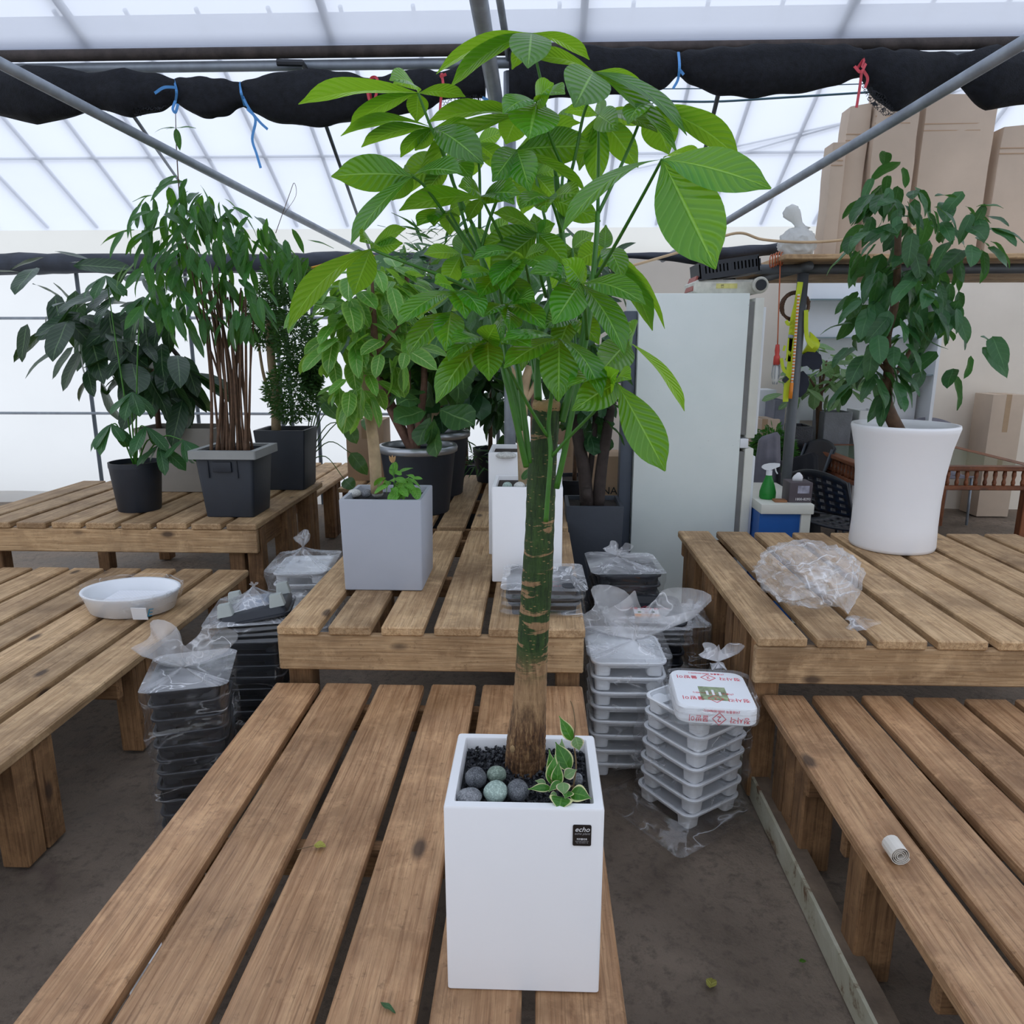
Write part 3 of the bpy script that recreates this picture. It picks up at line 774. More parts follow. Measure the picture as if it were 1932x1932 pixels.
M['bark'] = k.surf(k.pbr(c, .62, 0, .35, k.bump(k.math('ADD', fib, k.math('MULTIPLY', band, .8)), .6, .006)))
M['cut'] = plain('cut_wood', srgb(168, 138, 98), .8, 0, .3, 40, .6)

TY = 1.372
tree = empty('money_tree', at(992, 1462, TY), 'tall money tree with a banded green trunk and glossy fan leaves', 'tree')
tree.location.z = GZ
prof = [(991, 1478, 84), (991, 1462, 80), (991, 1440, 77), (992, 1410, 75), (994, 1380, 73), (998, 1330, 64), (1001, 1280, 60), (1006, 1200, 58), (1013, 1100, 58), (1018, 1000, 55), (1022, 900, 54), (1027, 830, 53), (1030, 790, 53), (1031, 762, 51)]
rings = []
P = [at(x, y, TY) for x, y, w in prof]; R = [w / 2 * (p - CAM).dot(_f) / FPX for p, (x, y, w) in zip(P, prof)]
pts = bez(P, 8); rr = lerps(R, len(pts))
for i, p in enumerate(pts):
    rings.append([p + Vector((math.cos(a), math.sin(a), 0)) * rr[i] * (1 + .03 * noise.noise((math.cos(a) * 1.5, math.sin(a) * 1.5, p.z * 9)) + .018 * math.sin(i * 2.3 + a)) for a in (2 * math.pi * q / 28 for q in range(28))])
MB().loft(rings).build('trunk', M['bark'], tree, sm=True, angle=1.0)
tp = pts[-1]
mb = MB(); bmr = [[tp + Vector((math.cos(a) * rr[-1] * s, math.sin(a) * rr[-1] * s, z + .006 * noise.noise((math.cos(a) * 3, math.sin(a) * 3, z * 50)))) for a in (2 * math.pi * q / 20 for q in range(20))] for s, z in ((1.03, -.012), (1.05, 0.0), (.95, .006), (.6, .003), (.2, -.002))]
mb.loft(bmr).build('cut_top', M['cut'], tree, sm=True)
# pale pruning scar, torn collars
for px, py, w, h in ((967, 1413, 10, 15),):
    c = at(px, py, TY - .040 if px != 967 else TY - .046); s = (c - CAM).dot(_f) / FPX
    m_ = MB(); m_.lathe(c, [(w / 2 * s * q, -h / 2 * s * math.cos(math.asin(min(1, q)))) for q in (.2, .7, 1)] + [(w / 2 * s * q, h / 2 * s * math.cos(math.asin(min(1, q)))) for q in (.7, .2)], 10, sy=.5)
    m_.build('bark_scar', M['cut'], tree, sm=True)

def stem(pts, r0, r1, d=None, parent=None, name='stem', m=None):
    P = bez([at(*p) for p in pts], 6)
    return MB().tube(P, lerps([r0 * .78, r1 * .78], len(P)), 8).build(name, m or M['stem'], parent or tree, sm=True)
# main shoots that sprout from the trunk
stem([(993, 880, 1.33), (985, 845, 1.32), (965, 756, 1.31), (952, 706, 1.31), (938, 640, 1.33), (920, 560, 1.36), (906, 473, 1.38), (891, 423, 1.39)], .0075, .0055)
stem([(998, 873, 1.335), (993, 821, 1.33), (984, 750, 1.33), (976, 691, 1.34), (958, 610, 1.37), (939, 573, 1.38), (915, 500, 1.40), (882, 440, 1.41)], .0075, .005)
stem([(987, 812, 1.36), (972, 745, 1.36), (961, 702, 1.36), (950, 620, 1.38), (960, 520, 1.42), (963, 494, 1.42)], .008, .004)
stem([(1030, 984, 1.322), (1034, 930, 1.318), (1039, 854, 1.315), (1035, 802, 1.315), (1042, 734, 1.30), (1055, 640, 1.26)], .0062, .0042)
stem([(1050, 921, 1.345), (1067, 843, 1.335), (1080, 776, 1.33), (1096, 693, 1.33), (1112, 600, 1.34), (1120, 512, 1.36), (1126, 440, 1.38), (1128, 400, 1.39)], .0072, .0055)
stem([(1059, 795, 1.372), (1066, 770, 1.37), (1074, 741, 1.37), (1100, 640, 1.38), (1108, 560, 1.39), (1118, 520, 1.39)], .0105, .007)
stem([(1015, 756, 1.385), (1015, 697, 1.385), (1025, 600, 1.40), (1063, 520, 1.42), (1060, 440, 1.42), (1049, 333, 1.42)], .0095, .0065)
stem([(1050, 765, 1.40), (1052, 700, 1.41), (1040, 560, 1.43), (1014, 440, 1.44)], .007, .004)

LEAF_N = [0]
def fan(hub, Yd, pet, leaflets, big=1.0):
    """one palmate leaf: petiole plus its leaflets. leaflets: (tip x, tip y, apparent width, 't'/'u' side seen)"""
    H = at(hub[0], hub[1], Yd)
    zc = (H - CAM).dot(_f)
    part = None
    if pet:
        P = bez([H] + [at(*p) for p in pet], 6)
        part = MB().tube(P, lerps([.0022, .0034], len(P)), 7).build('leaf_stalk', M['stem'], tree, sm=True)
    for (tx, ty, w, side) in leaflets:
        LEAF_N[0] += 1
        pl_ = math.hypot(tx - hub[0], ty - hub[1]) * zc / FPX
        Lr = .165 * big
        dy = math.sqrt(max(0, Lr * Lr - pl_ * pl_))
        dy = min(dy, .11) * (-1 if side == 't' else .6)
        T = at(tx, ty, Yd + dy)
        ax = (T - H)
        wm = w * zc / FPX
        W = max(wm, .30 * ax.length)
        co = min(1, wm / W); ro = math.acos(co)
        tocam = (CAM - (H + T) / 2).normalized()
        b = tocam if side == 't' else -tocam
        t0 = ax.normalized()
        n0 = (b - t0 * b.dot(t0)).normalized()
        s0_ = t0.cross(n0)
        if s0_.z < 0: s0_ = -s0_
        n = n0 * math.cos(ro) + s0_ * math.sin(ro)
        n = (n + Vector((0, 0, .18 if side == 't' else .25))).normalized()
        rl = random.Random(LEAF_N[0])
        blade('leaflet', part or tree, H, T, W * 1.16, n, M['leaf'], rl.uniform(.05, .11), rl.uniform(.10, .28), rl.uniform(.004, .014), 'ob', LEAF_N[0] * 1.3)
    return part

fan((789, 176), 1.33, [(814, 242, 1.35), (838, 292, 1.37), (857, 350, 1.385), (891, 423, 1.39)], [(563, 197, 28, 'u'), (742, 158, 20, 'u'), (878, 183, 23, 'u'), (659, 242, 27, 'u'), (786, 231, 37, 'u'), (735, 152, 18, 't')])
fan((1003, 63), 1.40, [(1012, 115, 1.41), (1022, 162, 1.42), (1032, 225, 1.42), (1042, 286, 1.42), (1049, 333, 1.42)], [(996, 129, 66, 't'), (1112, 113, 20, 'u'), (823, 140, 22, 'u'), (850, 165, 30, 'u'), (966, 131, 27, 'u'), (1038, 96, 20, 'u')])
fan((1120, 136), 1.36, [(1113, 182, 1.37), (1100, 220, 1.385), (1085, 295, 1.40), (1068, 367, 1.415), (1060, 440, 1.42)], [(1083, 203, 78, 't'), (1278, 290, 28, 't'), (1296, 256, 28, 't'), (1001, 109, 24, 'u'), (1214, 176, 20, 'u')])
fan((1227, 202), 1.40, [(1215, 211, 1.40), (1190, 272, 1.40), (1164, 330, 1.395), (1128, 405, 1.39)], [(1358, 255, 26, 'u'), (1397, 304, 46, 'u'), (1262, 291, 62, 'u'), (1180, 170, 26, 'u'), (1185, 235, 26, 't')])
fan((1129, 218), 1.46, [(1129, 300, 1.45), (1128, 400, 1.40)], [(1123, 350, 43, 'u'), (1204, 316, 46, 'u'), (1093, 322, 32, 'u'), (1214, 237, 30, 'u'), (1065, 212, 24, 'u'), (1129, 186, 22, 'u'), (1168, 246, 42, 't'), (1240, 250, 22, 't')])
fan((1012, 194), 1.33, [(1030, 237, 1.35), (1050, 289, 1.38), (1077, 344, 1.40), (1100, 390, 1.41)], [(998, 262, 82, 't'), (1045, 158, 36, 't'), (949, 215, 26, 't'), (1066, 178, 14, 't')])
fan((978, 216), 1.38, [(1000, 205, 1.37), (1030, 240, 1.38)], [(790, 325, 32, 'u'), (806, 232, 26, 'u'), (954, 272, 48, 'u'), (880, 215, 22, 'u')])
fan((975, 283), 1.34, [(961, 318, 1.36), (929, 400, 1.39), (906, 473, 1.385)], [(1118, 276, 60, 'u'), (1000, 362, 50, 't'), (929, 343, 46, 't'), (942, 356, 34, 'u'), (1106, 364, 14, 'u'), (1095, 232, 30, 'u')])
fan((818, 242), 1.36, [(836, 292, 1.375), (857, 350, 1.385), (873, 397, 1.39)], [(912, 310, 52, 't'), (643, 257, 15, 'u'), (682, 278, 23, 'u'), (756, 297, 24, 'u'), (783, 284, 28, 'u'), (900, 245, 24, 'u')])
fan((847, 309), 1.42, [(857, 350, 1.41), (882, 440, 1.41)], [(758, 323, 46, 'u'), (890, 340, 34, 't'), (925, 300, 30, 'u'), (742, 377, 34, 'u'), (800, 370, 30, 'u')])
fan((778, 333), 1.32, [(800, 350, 1.33), (835, 397, 1.35), (860, 432, 1.37), (900, 490, 1.38)], [(625, 333, 60, 'u'), (662, 462, 28, 't'), (739, 378, 32, 'u'), (872, 327, 28, 't'), (764, 325, 10, 'u')])
fan((910, 375), 1.31, [(930, 416, 1.34), (948, 455, 1.37), (963, 494, 1.42)], [(753, 398, 36, 'u'), (970, 386, 23, 't'), (982, 366, 38, 't'), (882, 418, 25, 'u'), (865, 352, 26, 't')])
fan((848, 399), 1.40, [(868, 435, 1.40), (895, 480, 1.39)], [(787, 427, 23, 't'), (819, 427, 18, 't'), (849, 444, 36, 'u'), (890, 380, 30, 'u')])
fan((700, 470), 1.28, [(745, 488, 1.29), (794, 506, 1.31), (860, 532, 1.34), (915, 560, 1.36)], [(544, 622, 40, 'u'), (667, 557, 48, 'u'), (766, 431, 26, 'u'), (760, 459, 28, 'u'), (679, 456, 12, 't')])
fan((858, 550), 1.26, [(890, 558, 1.29), (925, 590, 1.34)], [(750, 615, 30, 't'), (788, 600, 24, 'u'), (878, 602, 38, 't'), (911, 599, 30, 't'), (820, 535, 22, 't')])
fan((851, 588), 1.25, [(880, 620, 1.27), (910, 655, 1.30), (945, 690, 1.31)], [(770, 670, 36, 't'), (841, 663, 48, 't'), (809, 650, 18, 'u'), (900, 560, 24, 'u')])
fan((920, 644), 1.22, [(945, 675, 1.24), (965, 706, 1.26), (1000, 770, 1.29), (1033, 823, 1.315)], [(823, 761, 44, 't'), (923, 719, 47, 't'), (846, 682, 18, 't'), (853, 646, 22, 't'), (1003, 655, 22, 't'), (935, 612, 40, 't')])
fan((1055, 640), 1.22, [(1048, 690, 1.26), (1042, 734, 1.30)], [(951, 642, 17, 't'), (951, 695, 34, 't'), (1054, 758, 60, 't'), (1135, 750, 32, 't')])
fan((1096, 536), 1.24, [(1104, 580, 1.29), (1108, 640, 1.33)], [(1043, 612, 58, 't'), (1218, 575, 36, 't'), (1178, 668, 42, 't'), (1060, 489, 40, 't'), (1000, 516, 27, 't')])
fan((1186, 645), 1.30, [(1160, 650, 1.31), (1125, 690, 1.33), (1090, 730, 1.335)], [(1291, 776, 16, 'u'), (1130, 706, 57, 't'), (1180, 610, 22, 't')])
fan((1165, 724), 1.21, [(1125, 772, 1.25), (1080, 818, 1.29), (1041, 861, 1.315)], [(1255, 889, 62, 't'), (1079, 775, 54, 't'), (1168, 699, 22, 't'), (1191, 716, 23, 't'), (1070, 731, 15, 't')])
fan((1141, 469), 1.43, [(1130, 490, 1.41), (1118, 520, 1.39)], [(1231, 624, 38, 'u'), (1254, 621, 13, 'u'), (1087, 494, 42, 'u'), (1175, 528, 36, 't'), (1143, 424, 26, 'u'), (1204, 560, 24, 'u')])
fan((1249, 301), 1.16, [(1215, 365, 1.21), (1165, 455, 1.28), (1123, 527, 1.36)], [(1350, 508, 100, 't'), (1455, 356, 64, 't'), (1061, 438, 27, 't'), (1322, 301, 18, 'u')], 1.15)
fan((1039, 376), 1.36, [(1048, 400, 1.38), (1060, 440, 1.42)], [(960, 350, 22, 'u'), (980, 394, 24, 't'), (1133, 418, 42, 'u'), (1030, 401, 26, 't'), (1096, 366, 30, 't')])
fan((1014, 440), 1.33, [(1016, 500, 1.36), (1030, 560, 1.42)], [(931, 402, 28, 'u'), (924, 517, 57, 'u'), (1070, 502, 42, 'u'), (907, 464, 42, 'u'), (1007, 403, 30, 'u'), (1047, 422, 28, 'u')])
fan((990, 489), 1.27, [(1000, 540, 1.32), (1012, 600, 1.37)], [(893, 491, 15, 't'), (948, 554, 34, 't'), (1058, 531, 32, 't'), (930, 540, 26, 't'), (1035, 470, 26, 'u')])
fan((942, 523), 1.30, [(945, 560, 1.33), (955, 610, 1.37)], [(870, 526, 19, 't'), (904, 562, 36, 't'), (951, 555, 34, 't'), (1000, 587, 40, 't'), (985, 505, 24, 't')])
fan((958, 578), 1.27, [(965, 620, 1.31), (975, 690, 1.34)], [(913, 598, 20, 't'), (960, 625, 32, 't'), (1029, 621, 34, 't'), (950, 644, 15, 't'), (1010, 570, 22, 't')])
# leaves deeper in the crown
fan((1080, 470), 1.50, [(1085, 520, 1.47), (1095, 600, 1.42)], [(1010, 480, 34, 'u'), (1120, 440, 34, 'u'), (1090, 560, 40, 'u'), (1160, 500, 34, 'u'), (1040, 545, 38, 'u')])
fan((930, 450), 1.52, [(940, 500, 1.48), (955, 600, 1.42)], [(860, 450, 32, 'u'), (905, 520, 42, 'u'), (985, 500, 40, 'u'), (960, 410, 30, 'u')])
fan((1010, 330), 1.52, [(1025, 400, 1.48), (1045, 480, 1.44)], [(940, 340, 34, 'u'), (985, 405, 40, 'u'), (1060, 390, 40, 'u'), (1075, 320, 30, 'u'), (1000, 270, 36, 'u')])
fan((900, 270), 1.50, [(905, 330, 1.47), (905, 430, 1.43)], [(840, 300, 32, 'u'), (880, 340, 40, 'u'), (960, 320, 36, 'u'), (950, 250, 28, 'u')])
fan((1060, 250), 1.50, [(1062, 320, 1.47), (1055, 400, 1.44)], [(1000, 270, 34, 'u'), (1040, 310, 38, 'u'), (1110, 290, 34, 'u'), (1075, 200, 30, 'u')])
fan((870, 480), 1.50, [(890, 530, 1.46), (925, 600, 1.42)], [(800, 480, 28, 'u'), (840, 540, 38, 'u'), (910, 540, 36, 'u'), (880, 430, 36, 'u')])
fan((1080, 600), 1.48, [(1085, 650, 1.45), (1080, 720, 1.41)], [(1015, 620, 32, 't'), (1050, 670, 38, 't'), (1130, 650, 34, 't'), (1150, 590, 28, 't')])
fan((1000, 640), 1.47, [(1005, 690, 1.44), (1015, 740, 1.40)], [(940, 650, 28, 't'), (985, 700, 34, 't'), (1035, 690, 32, 't')])

# ------------------------------------------------------------------ variegated trailing plant at the tree's foot
M['hoya'] = leafmat('variegated_leaf', srgb(58, 118, 36), srgb(110, 170, 50), 0.3, srgb(226, 222, 168), srgb(110, 160, 70), 0.25, .2, .25, 5.0)
M['hoyap'] = leafmat('pale_variegated_leaf', srgb(110, 146, 92), srgb(140, 180, 90), 0.35, srgb(214, 200, 170), srgb(150, 176, 120), 0.25, .15, .25, 5.0)
hy = empty('variegated_plant', atz(1062, 1490, GZ), 'small variegated plant with cream edged leaves at the planter corner', 'plant')
def hleaf(b, t, w, m='hoya', up=.3, arch=.10, yb=1.27, yt=1.25, fold=.25):
    B, T = at(b[0], b[1], yb), at(t[0], t[1], yt)
    s = (B - CAM).dot(_f) / FPX
    n = ((CAM - B).normalized() + Vector((0, 0, up))).normalized()
    blade('leaf', hy, B, T, w * s, n, M[m], arch, fold, .008, 'round', b[0] * .37)
HY = 1.26
hleaf((1046, 1482), (1036, 1414), 24, 'hoya', yb=1.27, yt=1.29)
hleaf((1040, 1480), (1047, 1425), 26, 'hoya', yb=1.26, yt=1.275)
hleaf((1050, 1484), (1054, 1436), 24, 'hoya', yb=1.255, yt=1.265)
hleaf((1075, 1455), (1048, 1400), 33, 'hoya', yb=1.27, yt=1.30)
hleaf((1060, 1430), (1060, 1394), 14, 'hoyap', yb=1.30, yt=1.32)
hleaf((1040, 1487), (996, 1489), 17, 'hoya', .6, .05, 1.25, 1.235)
hleaf((1058, 1474), (1035, 1494), 15, 'hoya', .6, .1, 1.25, 1.235)
hleaf((1060, 1504), (1054, 1531), 44, 'hoya', .4, .14, 1.225, 1.19)
hleaf((1076, 1496), (1116, 1507), 34, 'hoya', .5, .12, 1.235, 1.215)
hleaf((1072, 1492), (1066, 1507), 26, 'hoya', .5, .10, 1.235, 1.215)
hleaf((1065, 1466), (1088, 1452), 22, 'hoyap', .2, .15, 1.245, 1.25)
hleaf((1062, 1476), (1064, 1501), 27, 'hoyap', .1, .18, 1.24, 1.222)
hleaf((1050, 1497), (1036, 1505), 13, 'hoyap', .1, .12, 1.23, 1.22)
hleaf((1080, 1398), (1055, 1351), 24, 'hoya', .1, .06, 1.27, 1.275, .15)
hleaf((1086, 1390), (1093, 1416), 26, 'hoyap', .1, .10, 1.262, 1.255, .2)
hleaf((1030, 1478), (1010, 1473), 12, 'hoyap', .6, .05, 1.26, 1.265)
M['vine'] = plain('brown_vine', srgb(104, 84, 56), .6)
stem([(1080, 1490, 1.25), (1083, 1476, 1.25), (1087, 1443, 1.255), (1083, 1400, 1.265), (1085, 1365, 1.27), (1081, 1335, 1.28), (1076, 1322, 1.285)], .0024, .0010, None, hy, 'stem', M['vine'])
stem([(1040, 1488, 1.25), (1042, 1476, 1.25), (1034, 1462, 1.25)], .0015, .0008, None, hy, 'stem', M['vine'])
stem([(1040, 1488, 1.25), (1060, 1490, 1.245), (1082, 1482, 1.25)], .0025, .002, None, hy, 'stem', M['vine'])
# ------------------------------------------------------------------ leaves shared between look-alikes
def leaf_template(name, m, ratio, droop=0.15, fold=0.2, kind='lance', seed=0, wave=0.01):
    N = 7; vs = []; uv = []; cols = (-1, -.45, 0, .45, 1)
    for i in range(N + 1):
        t = i / N
        if kind == 'lance': w = (t ** .7) * ((1 - t) ** .9) * 2.05
        elif kind == 'ovate': w = (t ** .5) * ((1 - t) ** .62) * 2.1
        elif kind == 'ob': w = (t ** .95) * ((1 - t) ** .5) * 2.35
        else: w = math.sqrt(max(0, 1 - (2 * t - 1) ** 2)) * 1.0
        hw = max(.02, min(1, w)) * ratio / 2
        for c in cols:
            vs.append((t, c * hw, -droop * t * t + fold * abs(c) * hw + wave * math.sin(t * 10 + seed + c)))
            uv.append((t, (c + 1) / 2))
    nc = len(cols)
    fs = [(i * nc + j, i * nc + j + 1, (i + 1) * nc + j + 1, (i + 1) * nc + j)[::-1] for i in range(N) for j in range(nc - 1)]
    me = bpy.data.meshes.new(name); me.from_pydata(vs, [], fs)
    ul = me.uv_layers.new(name='UVMap')
    for p in me.polygons:
        for li in p.loop_indices: ul.data[li].uv = uv[me.loops[li].vertex_index]
    smooth(me); me.materials.append(m)
    return me
def templates(name, m, ratio, kind, droop=.18, fold=.2, wave=.01):
    return [leaf_template(name, m, ratio * r, droop * d, fold, kind, q, wave) for q, (r, d) in enumerate(((1, 1), (.85, 1.6), (1.1, .5)))]

def put_leaf(root, T, base, dirv, L, up, rg):
    x = dirv.normalized(); z = up - x * up.dot(x)
    z = z.normalized() if z.length > 1e-3 else x.orthogonal().normalized()
    y = z.cross(x)
    q = Matrix((x, y, z)).transposed().to_quaternion()
    return link('leaf', rg.choice(T), root, base - wloc(root), q, (L, L, L))

def scatter(root, T, clusters, L, seed, down=.4, spread=.8, shell=.5, lv=.3, updir=(0, 0, 1), anchor=None):
    """clusters: (px, py, rx, ry, distance, half depth, count) ellipsoids of foliage; each leaf a real object"""
    rg = random.Random(seed); hubs = []
    for (px, py, rx, ry, d, hd, cnt) in clusters:
        c = at(px, py, d); s = (c - CAM).dot(_f) / FPX
        hubs.append(c)
        for i in range(cnt):
            while True:
                p = Vector((rg.uniform(-1, 1), rg.uniform(-1, 1), rg.uniform(-1, 1)))
                if shell < p.length < 1: break
            base = c + Vector((p.x * rx * s, p.y * hd, p.z * ry * s))
            out = Vector((p.x, p.y * .8, p.z * .5)) * spread + Vector((rg.uniform(-.6, .6), rg.uniform(-.6, .6), rg.uniform(-.5, .3) - down))
            up = Vector(updir) + Vector((rg.uniform(-.5, .5), rg.uniform(-.9, .2), 0))
            put_leaf(root, T, base, out, L * rg.uniform(1 - lv, 1 + lv), up, rg)
    return hubs

def branch(root, pts, r0, r1, m, name='branch', n=8):
    P = bez([p if isinstance(p, Vector) else at(*p) for p in pts], 5)
    return MB().tube(P, lerps([r0, r1], len(P)), n).build(name, m, root, sm=True)

M['barktan'] = plain('tan_bark', srgb(168, 146, 114), .75, 0, .25, 18, .5)
M['barkred'] = plain('reddish_bark', srgb(108, 78, 64), .75, 0, .35, 24, .7)
M['barkbrown'] = plain('brown_stem', srgb(98, 72, 52), .7, 0, .35, 30, .6)
M['barkdark'] = plain('dark_bark', srgb(62, 52, 48), .8, 0, .3, 20, .7)

# grey planter and its tree
M['greyglaze'] = plain('smooth_grey_planter', srgb(166, 170, 180), .45, 0, .05, 3, .05)
gpw = .325
gx, gy = -.632, 3.06
pg = square_planter('square_planter', 'smooth light grey square planter on the higher middle bench', gx, gy, UP, .335, .335, .385, M['greyglaze'], wb=.323, db=.323, t=.018, soild=.03, r=.008, soil=plain('dark_chips', srgb(38, 36, 36), .9, 0, .4, 50, .8))
GPZ = UP + .385 - .03
for (px, w, lab, m) in ((669, 27, 'flat speckled pale pebble in the grey planter corner', 'st_white'), (692, 19, 'small blue-grey pebble between two pale pebbles', 'st_grey'), (712, 23, 'round pale pebble touching the bright leafy plant', 'st_white')):
    c = atz(px, 931, GPZ + .022); s = (c - CAM).dot(_f) / FPX
    pebble(c, w / 2 * s, w / 2 * s * .8, .018, M[m], lab, 'pebbles in the grey planter', px)
M['ficus'] = leafmat('ficus_leaf', srgb(74, 132, 46), srgb(156, 206, 66), .34, srgb(124, 164, 74), srgb(184, 206, 130), .34, .25, .3, 7)
tf = templates('ficus_leaf', M['ficus'], .52, 'ovate', .2)
fc = empty('ficus_tree', (at(711, 925, gy).x, gy, GPZ), 'small ficus tree with pale veined oval leaves in the grey planter', 'tree')
branch(fc, [(711, 930, gy), (705, 840, gy), (696, 770, gy), (690, 700, gy)], .026, .022, M['barktan'], 'trunk', 12)
branch(fc, [(693, 770, gy), (705, 700, gy), (706, 630, gy), (702, 560, gy), (700, 520, gy)], .022, .008, M['barkred'])
branch(fc, [(690, 720, gy), (680, 650, gy), (660, 590, gy - .05)], .018, .007, M['barkred'])
branch(fc, [(700, 680, gy), (730, 640, gy), (770, 590, gy)], .012, .006, M['barkred'])
scatter(fc, tf, [(700, 545, 95, 55, gy, .22, 90), (650, 640, 50, 50, gy - .05, .15, 26), (740, 655, 55, 40, gy - .08, .14, 26), (675, 720, 40, 45, gy - .08, .12, 22), (690, 600, 75, 50, gy + .1, .16, 44), (590, 575, 30, 14, gy - .1, .06, 5)], .118, 11, .25, .9, .35)
M['coleus'] = leafmat('bright_leaf', srgb(92, 158, 52), srgb(150, 200, 70), .4, None, srgb(150, 196, 96), .3, .2, .6, 7)
bp = empty('leafy_plant', (at(748, 930, 2.98).x, 2.98, GPZ), 'bright green young plant with a russet tip in the grey planter', 'plant')
branch(bp, [(745, 935, 2.98), (743, 900, 2.98), (741, 872, 2.98)], .004, .002, M['stem'], 'stem')
scatter(bp, templates('bright_leaf', M['coleus'], .62, 'ovate', .25), [(745, 908, 30, 24, 2.97, .06, 30), (765, 915, 24, 18, 2.96, .05, 10)], .052, 5, .2, 1.0, .2)
for q in range(3): put_leaf(bp, [leaf_template('russet_leaf', plain('russet_leaf', srgb(176, 140, 96), .6), .5, .1, .3)], at(741, 874, 2.98), Vector((-.4 + q * .4, -.2, 1)), .035, Vector((0, -1, .2)), random.Random(q))

# the two white planters and their trees
pw1 = square_planter('square_planter', 'white square planter with faint stains behind the black trays', -.04, 3.175, UP, .298, .298, .415, M['white_glaze'], t=.018, soild=.02, r=.008)
pw2 = square_planter('square_planter', 'white square planter standing behind the stained white planter', -.055, 3.60, UP, .35, .30, .50, M['white_glaze'], t=.018, soild=.02, r=.008)
for px, w, lab, m in ((957, 19, 'pale blue pebble in the stained white planter corner', 'st_pale'), (980, 22, 'white pebble beside the trunk in the stained planter', 'st_white'), (999, 14, 'small pale pebble partly behind the money tree trunk', 'st_white')):
    c = atz(px, 917, UP + .415 - .02 + .010); s = (c - CAM).dot(_f) / FPX
    pebble(c, w / 2 * s, w / 2 * s * .9, .018, M[m], lab, 'pebbles in the stained white planter', px)
for px, w, lab, m in ((955, 40, 'broad flat speckled stone in the rear white planter', 'st_white'), (1012, 26, 'bluish stone by the pale trunk in the rear white planter', 'st_pale')):
    c = atz(px, 859, UP + .50 - .02 + .008); s = (c - CAM).dot(_f) / FPX
    pebble(c, w / 2 * s, w / 2 * s * .7, .016, M[m], lab, 'stones in the rear white planter', px)
M['duskleaf'] = leafmat('dusky_leaf', srgb(52, 92, 46), srgb(96, 150, 50), .4, None, None, .3, .3, .3, 7)
t1 = empty('ficus_tree', (at(990, 920, 3.2).x, 3.2, UP + .395), 'pale forked trunk tree in the stained white planter', 'tree')
branch(t1, [(990, 935, 3.2), (987, 870, 3.2), (985, 800, 3.2), (990, 730, 3.2), (1000, 690, 3.2)], .026, .018, M['barktan'], 'trunk', 12)
branch(t1, [(990, 750, 3.2), (975, 715, 3.2), (962, 690, 3.2)], .014, .009, M['barktan'])
branch(t1, [(992, 755, 3.2), (1010, 725, 3.2), (1022, 690, 3.2), (1030, 600, 3.2)], .014, .007, M['barktan'])
scatter(t1, templates('dusky_leaf', M['duskleaf'], .5, 'ovate'), [(1010, 560, 110, 80, 3.2, .2, 70), (1000, 640, 70, 40, 3.25, .15, 14)], .10, 21, .3)
put_leaf(t1, templates('dusky_leaf', M['duskleaf'], .5, 'ovate'), at(985, 905, 3.15), Vector((.6, -.2, .9)), .06, Vector((0, -1, .4)), random.Random(1))
t2 = empty('ficus_tree', (at(1008, 860, 3.62).x, 3.62, UP + .48), 'slender brown trunk tree in the rear white planter', 'tree')
branch(t2, [(1010, 868, 3.62), (1008, 780, 3.62), (1012, 700, 3.62), (1010, 620, 3.62)], .022, .012, M['barkred'], 'trunk', 10)
scatter(t2, templates('dusky_leaf', M['duskleaf'], .5, 'ovate'), [(1030, 540, 120, 80, 3.62, .2, 66), (900, 560, 60, 60, 3.7, .2, 36), (1080, 640, 70, 40, 3.62, .2, 24)], .10, 22, .3)

# big round tubs with silver rims and their fig trees
M['silver'] = plain('silver_rim', srgb(176, 180, 186), .3, .7, .1, 5)
def round_tub(name, label, cx, cy, z, R, h, rim, body=None, rb=.8, group=None, rimh=.035, soild=.06):
    root = empty(name, (cx, cy, z), label, 'tub' if rim is not None else 'pot', group)
    mb = MB().lathe((cx, cy, z), [(R * rb * .97, 0), (R * rb, .006), (R * .985, h - .03), (R, h - .03), (R * 1.0, h), (R * .93, h), (R * .92, h - soild - .02)], 40)
    mb.build('body', body or M['blackpot'], root, sm=True, angle=.6)
    if rim is not None:
        MB().lathe((cx, cy, z), [(R * 1.0, h - rimh), (R * 1.045, h - rimh * .8), (R * 1.055, h - rimh * .2), (R * 1.03, h + .008), (R * .95, h + .012), (R * .92, h + .002), (R * .925, h - .03)], 40, False, False).build('rim', rim, root, sm=True)
    MB().lathe((cx, cy, z), [(R * .92, h - soild - .015), (R * .92, h - soild)], 40).build('soil', M['soil'], root)
    return root
round_tub('round_tub', 'big black round tub with a silver rim beside the grey planter', -.72, 4.42, UP, .228, .40, M['silver'])
round_tub('round_tub', 'black round tub with a silver rim standing behind another', -.69, 4.98, UP, .225, .42, M['silver'])
M['fig'] = leafmat('fig_leaf', srgb(58, 102, 56), srgb(120, 170, 60), .38, None, srgb(120, 160, 96), .32, .3, .7, 5)
M['figd'] = leafmat('dark_fig_leaf', srgb(42, 80, 48), srgb(80, 130, 46), .4, None, None, .28, .3, .6, 5)
figt = templates('fig_leaf', M['fig'], .78, 'ob', .2, .15, .03); figd = templates('dark_fig_leaf', M['figd'], .78, 'ob', .2, .15, .03)
f1 = empty('fig_tree', (-.72, 4.42, UP + .34), 'fiddle-leaf fig with three red-brown stems in the front black tub', 'tree')
b0 = Vector((-.74, 4.42, UP + .335))
